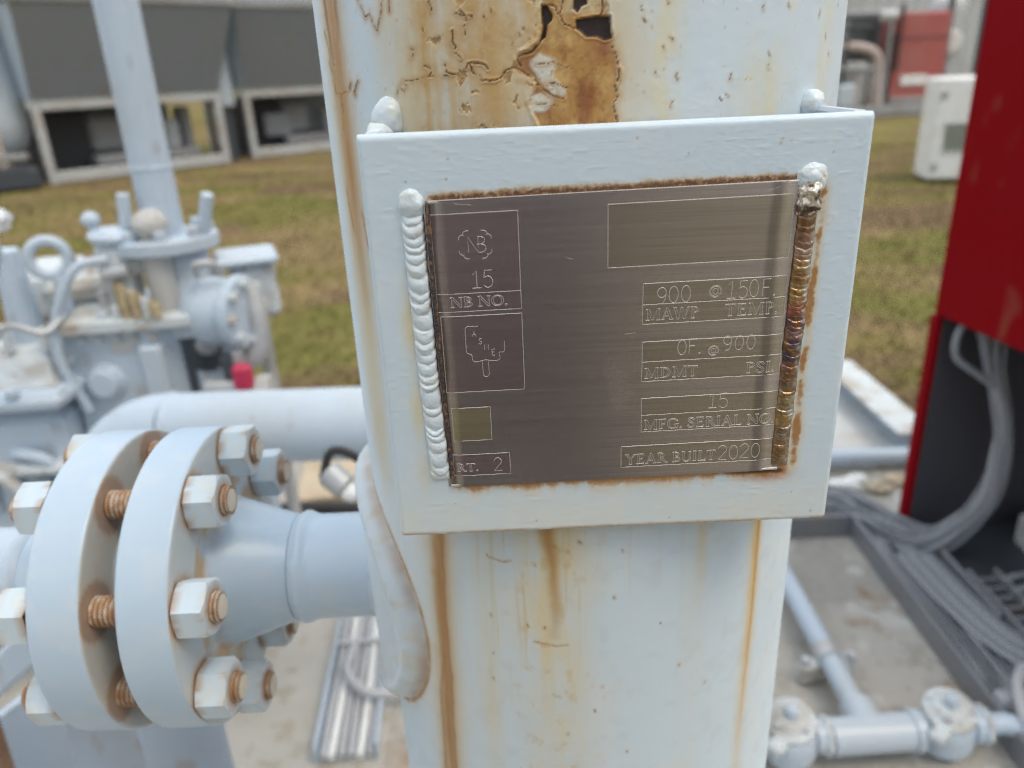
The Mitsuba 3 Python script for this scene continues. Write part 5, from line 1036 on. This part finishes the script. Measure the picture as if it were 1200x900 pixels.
rm = thing('red_engine_unit', 'faded red engine enclosure far off in the yard with a white sign on it', 'engine unit')
put('enclosure', rbox((11.62, 23.6, 1.52), (1.50, 1.2, 2.35), .04), M['redfar'], rm)
put('sign', rbox((11.52, 22.97, .95), (.75, .03, .26), .01), M['white'], rm, label='white sign on the red enclosure')
put('skid', rbox((10.6, 23.5, .16), (5.2, 1.9, .30), .03), M['midgrey'], rm)
put('radiator', rbox((10.05, 23.7, 2.15), (.9, 1.2, 1.3), .05), M['midgrey'], rm); put('engine_block', rbox((9.7, 23.4, .80), (.8, .9, .95), .08), M['palegrey'], rm)
put('manifold', tube(curve([(9.2, 22.9, 1.9), (9.9, 22.85, 1.85), (10.35, 22.85, 1.6), (10.45, 22.85, .9), (10.5, 22.85, .35)], 40), .14, 14), M['pinkgrey'], rm, smooth=50)
put('exhaust', tube([(10.75, 22.95, .32), (10.75, 22.95, 2.2)], .10, 14), M['black'], rm, smooth=50)
put('frame_bar', cat([rbox((9.3, 22.9, 2.62), (2.2, .08, .10), .02)]), M['darksteel'], rm); put('frame_bar', rbox((9.3, 22.9, 2.36), (2.2, .08, .08), .02), M['darksteel'], rm); put('frame_post', rbox((10.2, 22.92, 1.3), (.09, .09, 2.0), .02), M['black'], rm)
for k in range(7): put('radiator_slat', rbox((10.0, 23.04, 1.62 + .16 * k), (.95, .05, .07), .01), M['darksteel'], rm)
for k, (x, z0, z1, rr_2, mm) in enumerate(((9.45, .3, 2.1, .07, 'darksteel'), (10.62, .3, 2.5, .06, 'midgrey'), (10.9, 1.2, 2.9, .05, 'black'), (9.85, .3, 1.2, .06, 'pinkgrey'))): put('riser_pipe', tube([(x, 22.8, z0), (x, 22.8, z1)], rr_2, 12), M[mm], rm, smooth=50)
put('tank_block', rbox((9.55, 22.75, .62), (.45, .3, .60), .05), M['panelblue'], rm)
put('air_filter', cyl((10.3, 22.85, 2.62), (10.75, 22.85, 2.62), .16), M['palegrey'], rm, smooth=40)
put('cross_pipe', tube([(9.0, 22.8, 1.32), (10.5, 22.8, 1.30)], .07, 12), M['midgrey'], rm, smooth=50)
put('enclosure_seam', rbox((11.62, 22.985, 2.05), (1.46, .02, .03), .004), M['darksteel'], rm); put('enclosure_base', rbox((11.62, 22.96, .42), (1.5, .08, .16), .02), M['midgrey'], rm)
sc = thing('separator_unit', 'pale grey cylindrical separator standing behind the red enclosure', 'separator')
put('shell', rev(fillet([(0, 3.2), (.45, 3.1), (.55, 2.8), (.55, .9), (.45, .6), (0, .5)], .2), 32, loc=(13.05, 24.6, 0)), M['palegrey'], sc, smooth=40)
put('manway', cyl((12.95, 24.05, 1.9), (12.9, 23.85, 1.9), .30), M['white'], sc, smooth=40)
put('leg', rbox((13.0, 24.3, .45), (.8, .8, .9), .05), M['darksteel'], sc)
for k, (x, h) in enumerate(((12.78, 3.4), (13.75, 3.8))): put('stack', tube([(x, 23.9, .05), (x, 23.9, h)], .08, 12), M['darksteel'], sc, smooth=50)
for k, (x, y, w, h, mm, lab) in enumerate(((13.5, 34, 13, 5.2, 'palegrey', 'long pale grey metal shed across the far end of the yard, right of the vessel'), (-3, 40, 16, 5.0, 'midgrey', 'long mid grey metal shed across the far end of the yard, behind the vessel'), (-24, 30, 15, 5.4, 'palegrey', 'pale grey metal shed in the far left corner of the yard'), (32, 36, 15, 5.0, 'midgrey', 'grey metal shed in the far right corner of the yard'))):
    sh = thing('metal_shed', lab, 'shed')
    put('wall', rbox((x, y, h / 2), (w, 6, h), .05), M[mm], sh)
    put('roof', hull([(x - w / 2 - .2, y - 3.3, h + .02), (x + w / 2 + .2, y - 3.3, h + .02), (x - w / 2 - .2, y + 3.3, h + .02), (x + w / 2 + .2, y + 3.3, h + .02), (x - w / 2 - .2, y, h + 1.0), (x + w / 2 + .2, y, h + 1.0)]), M['panelblue'], sh)
    put('door', rbox((x - w * .2, y - 3.005, 1.9), (3.0, .05, 3.8), .02), M['panelgrey'], sh)
    for j in range(int(w / .5)): put('panel_rib', rbox((x - w / 2 + .25 + .5 * j, y - 3.015, h / 2 + .2), (.06, .05, h - .5), .01), M[mm], sh)

# ---------------------------------------------------------------- the person who takes the picture, mirrored dark in the steel plate
def bones(J, B, ref=.012, it=12):
    out = None
    for a, b in B:
        pts = []
        for q in (a, b):
            c0, r_ = np.array(J[q][:3]), J[q][3]; pts.append(trimesh.creation.icosphere(2, r_).vertices + c0)
        h_ = m3.Manifold.hull_points(np.vstack(pts)); out = h_ if out is None else out + h_
    m = man(out.refine_to_length(ref)); m.merge_vertices()
    trimesh.smoothing.filter_taubin(m, iterations=it); return m
PX, PY = -.05, -.92
def J_(x, y, z, r): return (PX + x, PY + y, ZD + z, r)
J = {'pelvis': J_(0, 0, .98, .14), 'waist': J_(0, .01, 1.12, .135), 'chest': J_(0, .0, 1.30, .15), 'neck': J_(0, .02, 1.47, .062), 'skull': J_(0, .05, 1.64, .088), 'jaw': J_(0, .10, 1.57, .055), 'nose': J_(0, .150, 1.615, .014), 'brow': J_(0, .125, 1.65, .045)}
for s_, n_ in ((-1, 'l'), (1, 'r')):
    J.update({n_ + 'sh': J_(s_ * .185, 0, 1.41, .07), n_ + 'el': J_(s_ * .255, .27, 1.19, .050), n_ + 'hip': J_(s_ * .1, 0, .95, .115), n_ + 'kn': J_(s_ * .12, .02, .52, .07), n_ + 'an': J_(s_ * .13, -.01, .10, .05), n_ + 'to': J_(s_ * .15, .17, .04, .038)})
cr, cd_ = -(np.cross(upv, fw)) , -upv
PC = CAM - fw * .012 + np.cross(fw, upv) * .052 - upv * .022
rt_ = np.cross(fw, upv)
FG = []
for s_, n_ in ((-1, 'l'), (1, 'r')):
    edge = PC + rt_ * s_ * .074
    palm = edge - fw * .030 + rt_ * s_ * .022 - upv * .030; wrist = palm - fw * .055 + rt_ * s_ * .02 - upv * .05
    J[n_ + 'wr'] = (*wrist, .030); J[n_ + 'pa'] = (*palm, .022)
    knuck = palm + fw * .018 + rt_ * s_ * .012; J[n_ + 'kb'] = (*knuck, .018)
    for k in range(4):
        base = knuck + upv * (.030 - .019 * k); a1 = base + fw * .026 + rt_ * s_ * .004; tip = edge + fw * (.016) - rt_ * s_ * (.016 + .004 * (k in (1, 2))) + upv * (.030 - .02 * k)
        J[f'{n_}f{k}a'] = (*base, .0095); J[f'{n_}f{k}b'] = (*a1, .0085); J[f'{n_}f{k}c'] = (*tip, .0075); FG += [(n_ + 'pa', f'{n_}f{k}a'), (f'{n_}f{k}a', f'{n_}f{k}b'), (f'{n_}f{k}b', f'{n_}f{k}c')]
    t1, t2 = palm - fw * .006 + upv * .022 - rt_ * s_ * .01, PC + rt_ * s_ * .05 - fw * .014 - upv * .012
    J[n_ + 't1'] = (*t1, .011); J[n_ + 't2'] = (*t2, .009); FG += [(n_ + 'pa', n_ + 't1'), (n_ + 't1', n_ + 't2'), (n_ + 'pa', n_ + 'kb'), (n_ + 'wr', n_ + 'pa')]
LIMB = [(n_ + a, n_ + b) for n_ in 'lr' for a, b in (('hip', 'kn'), ('kn', 'an'), ('sh', 'el'), ('el', 'wr'))]
CORE = [('pelvis', 'waist'), ('waist', 'chest'), ('chest', 'lsh'), ('chest', 'rsh'), ('pelvis', 'lhip'), ('pelvis', 'rhip')]
mat('skin', pr((.45, .27, .20), .5)); mat('coverall', pr((.050, .026, .038), .85)); mat('hair', pr((.03, .022, .018), .7)); mat('boot', pr((.05, .035, .025), .6))
person = thing('person', 'person in dark coverall holding a phone before the vessel, mirrored in the nameplate', 'person')
put('body', bones(J, CORE + LIMB + FG + [('chest', 'neck'), ('neck', 'skull'), ('skull', 'jaw'), ('skull', 'brow'), ('brow', 'nose')] + [(n_ + 'an', n_ + 'to') for n_ in 'lr'], .006, 6), M['skin'], person, smooth=True)
JC = {k: (*q[:3], q[3] + .014) for k, q in J.items()}
for n_ in 'lr': JC[n_ + 'wr'] = (*(np.array(J[n_ + 'wr'][:3]) * .8 + np.array(J[n_ + 'el'][:3]) * .2), .046)
put('coverall', bones(JC, CORE + LIMB + [('lsh', 'rsh')], .016, 10), M['coverall'], person, smooth=True)
put('hair', blob((PX, PY + .035, ZD + 1.675), .096, 91, (.95, 1.05, .85), 3, .15), M['hair'], person, smooth=True)
for n_ in 'lr': put('boot', bones({'a': (*J[n_ + 'an'][:3], .066), 'b': (*J[n_ + 'to'][:3], .05), 'c': (J[n_ + 'an'][0], J[n_ + 'an'][1] - .03, ZD + .05, .05)}, [('a', 'b'), ('a', 'c'), ('b', 'c')], .012, 4), M['boot'], person, smooth=True)
for s_ in (-1, 1): put('eye', blob((PX + s_ * .032, PY + .152, ZD + 1.635), .011, 3, n=2, amp=0), M['white'], person, smooth=True)
Mp = np.eye(4); Mp[:3, 0], Mp[:3, 1], Mp[:3, 2] = rt_, upv, -fw
solo('phone', rbox(PC, (.150, .072, .008), .003, M=Mp), M['black'], 'black phone held level in both hands in front of the nameplate', 'phone')

# ---------------------------------------------------------------- smaller fittings of the left machinery and the conduit boxes
rq = np.random.default_rng(41)
for q in np.linspace(0, 1, 6): put('side_bolt', bolt_head((-.995 + .19 * q, 1.2495, 1.21), .008, .010, (0, -1, 0)), M['paint_dirty'], blk)
for q in np.linspace(.15, .9, 4): put('side_bolt', bolt_head((-.99, 1.2495, 1.20 - .22 * q), .008, .010, (0, -1, 0)), M['paint_dirty'], blk)
put('name_tag', rbox((-.875, 1.2485, 1.19), (.05, .003, .03), .001), M['galv'], blk)
put('gland', rev([(0, 0), (.026, 0), (.026, .014), (.018, .018), (.018, .035), (0, .035)], 6, loc=(-.845, 1.29, 1.257)), M['paint_dirty'], blk)
put('gland', rev([(0, 0), (.022, 0), (.022, .012), (.015, .016), (.015, .05), (0, .05)], 6, loc=(-.905, 1.28, 1.257)), M['galv'], blk)
put('bracket_arm', bar((-.845, 1.29, 1.345), (-.76, 1.33, 1.385), .02, .03, .004), M['paint_dirty'], blk)
put('cross_bolt', cyl((-.885, 1.262, 1.345), (-.835, 1.262, 1.352), .012), M['galv'], blk, smooth=40)
for k in range(5): put('valve_stud', cyl((-1.33 + .075 * k, 1.235, 1.195), (-1.33 + .075 * k, 1.235, 1.245 + .01 * (k % 2)), .010), M['paint_dirty'], lo, smooth=40)
for k in range(4): put('valve_cap', rev([(0, 0), (.030, 0), (.030, .02), (.022, .03), (0, .03)], 6, loc=(-1.30 + .085 * k, 1.33, 1.200)), M['rust' if k == 1 else 'paint_dirty'], lo)
put('rocker_cover', rbox((-1.02, 1.40, 1.285), (.14, .1, .05), .015, rz=.3), M['paint_dirty'], lo)
for k in range(6): put('vent_slot', rbox((-1.36 + .06 * k, 1.148, .90), (.035, .012, .08), .004), M['paint_shadow'], lo)
put('impulse_tube', tube(curve([(-1.12, 1.20, 1.22), (-1.05, 1.17, 1.27), (-.99, 1.18, 1.25), (-.97, 1.22, 1.27)], 30), .007, 10), M['galv'], lo, smooth=50)
put('handle', tube(curve([(-.70, 1.28, 1.33), (-.685, 1.24, 1.36), (-.655, 1.25, 1.36), (-.65, 1.28, 1.33)], 20), .008, 10), M['galv'], vb, smooth=50)
for a in np.arange(8) * math.pi / 4:
    ax_ = np.array([1, -.25, 0]) / math.hypot(1, .25); sd = np.array([.25, 1, 0]) / math.hypot(1, .25)
    q = np.array([SX + .145, SY - .065, 1.245]) + ax_ * .025 + (sd * math.cos(a) + np.array([0, 0, 1]) * math.sin(a)) * .062
    put('flange_bolt', bolt_head(q, .011, .014, ax_), M['paint_dirty'], vb)
put('yoke', cat([bar((SX + .12, SY - .10, 1.16), (SX + .14, SY - .10, 1.02), .03, .03, .005)]), M['darksteel'], vb)
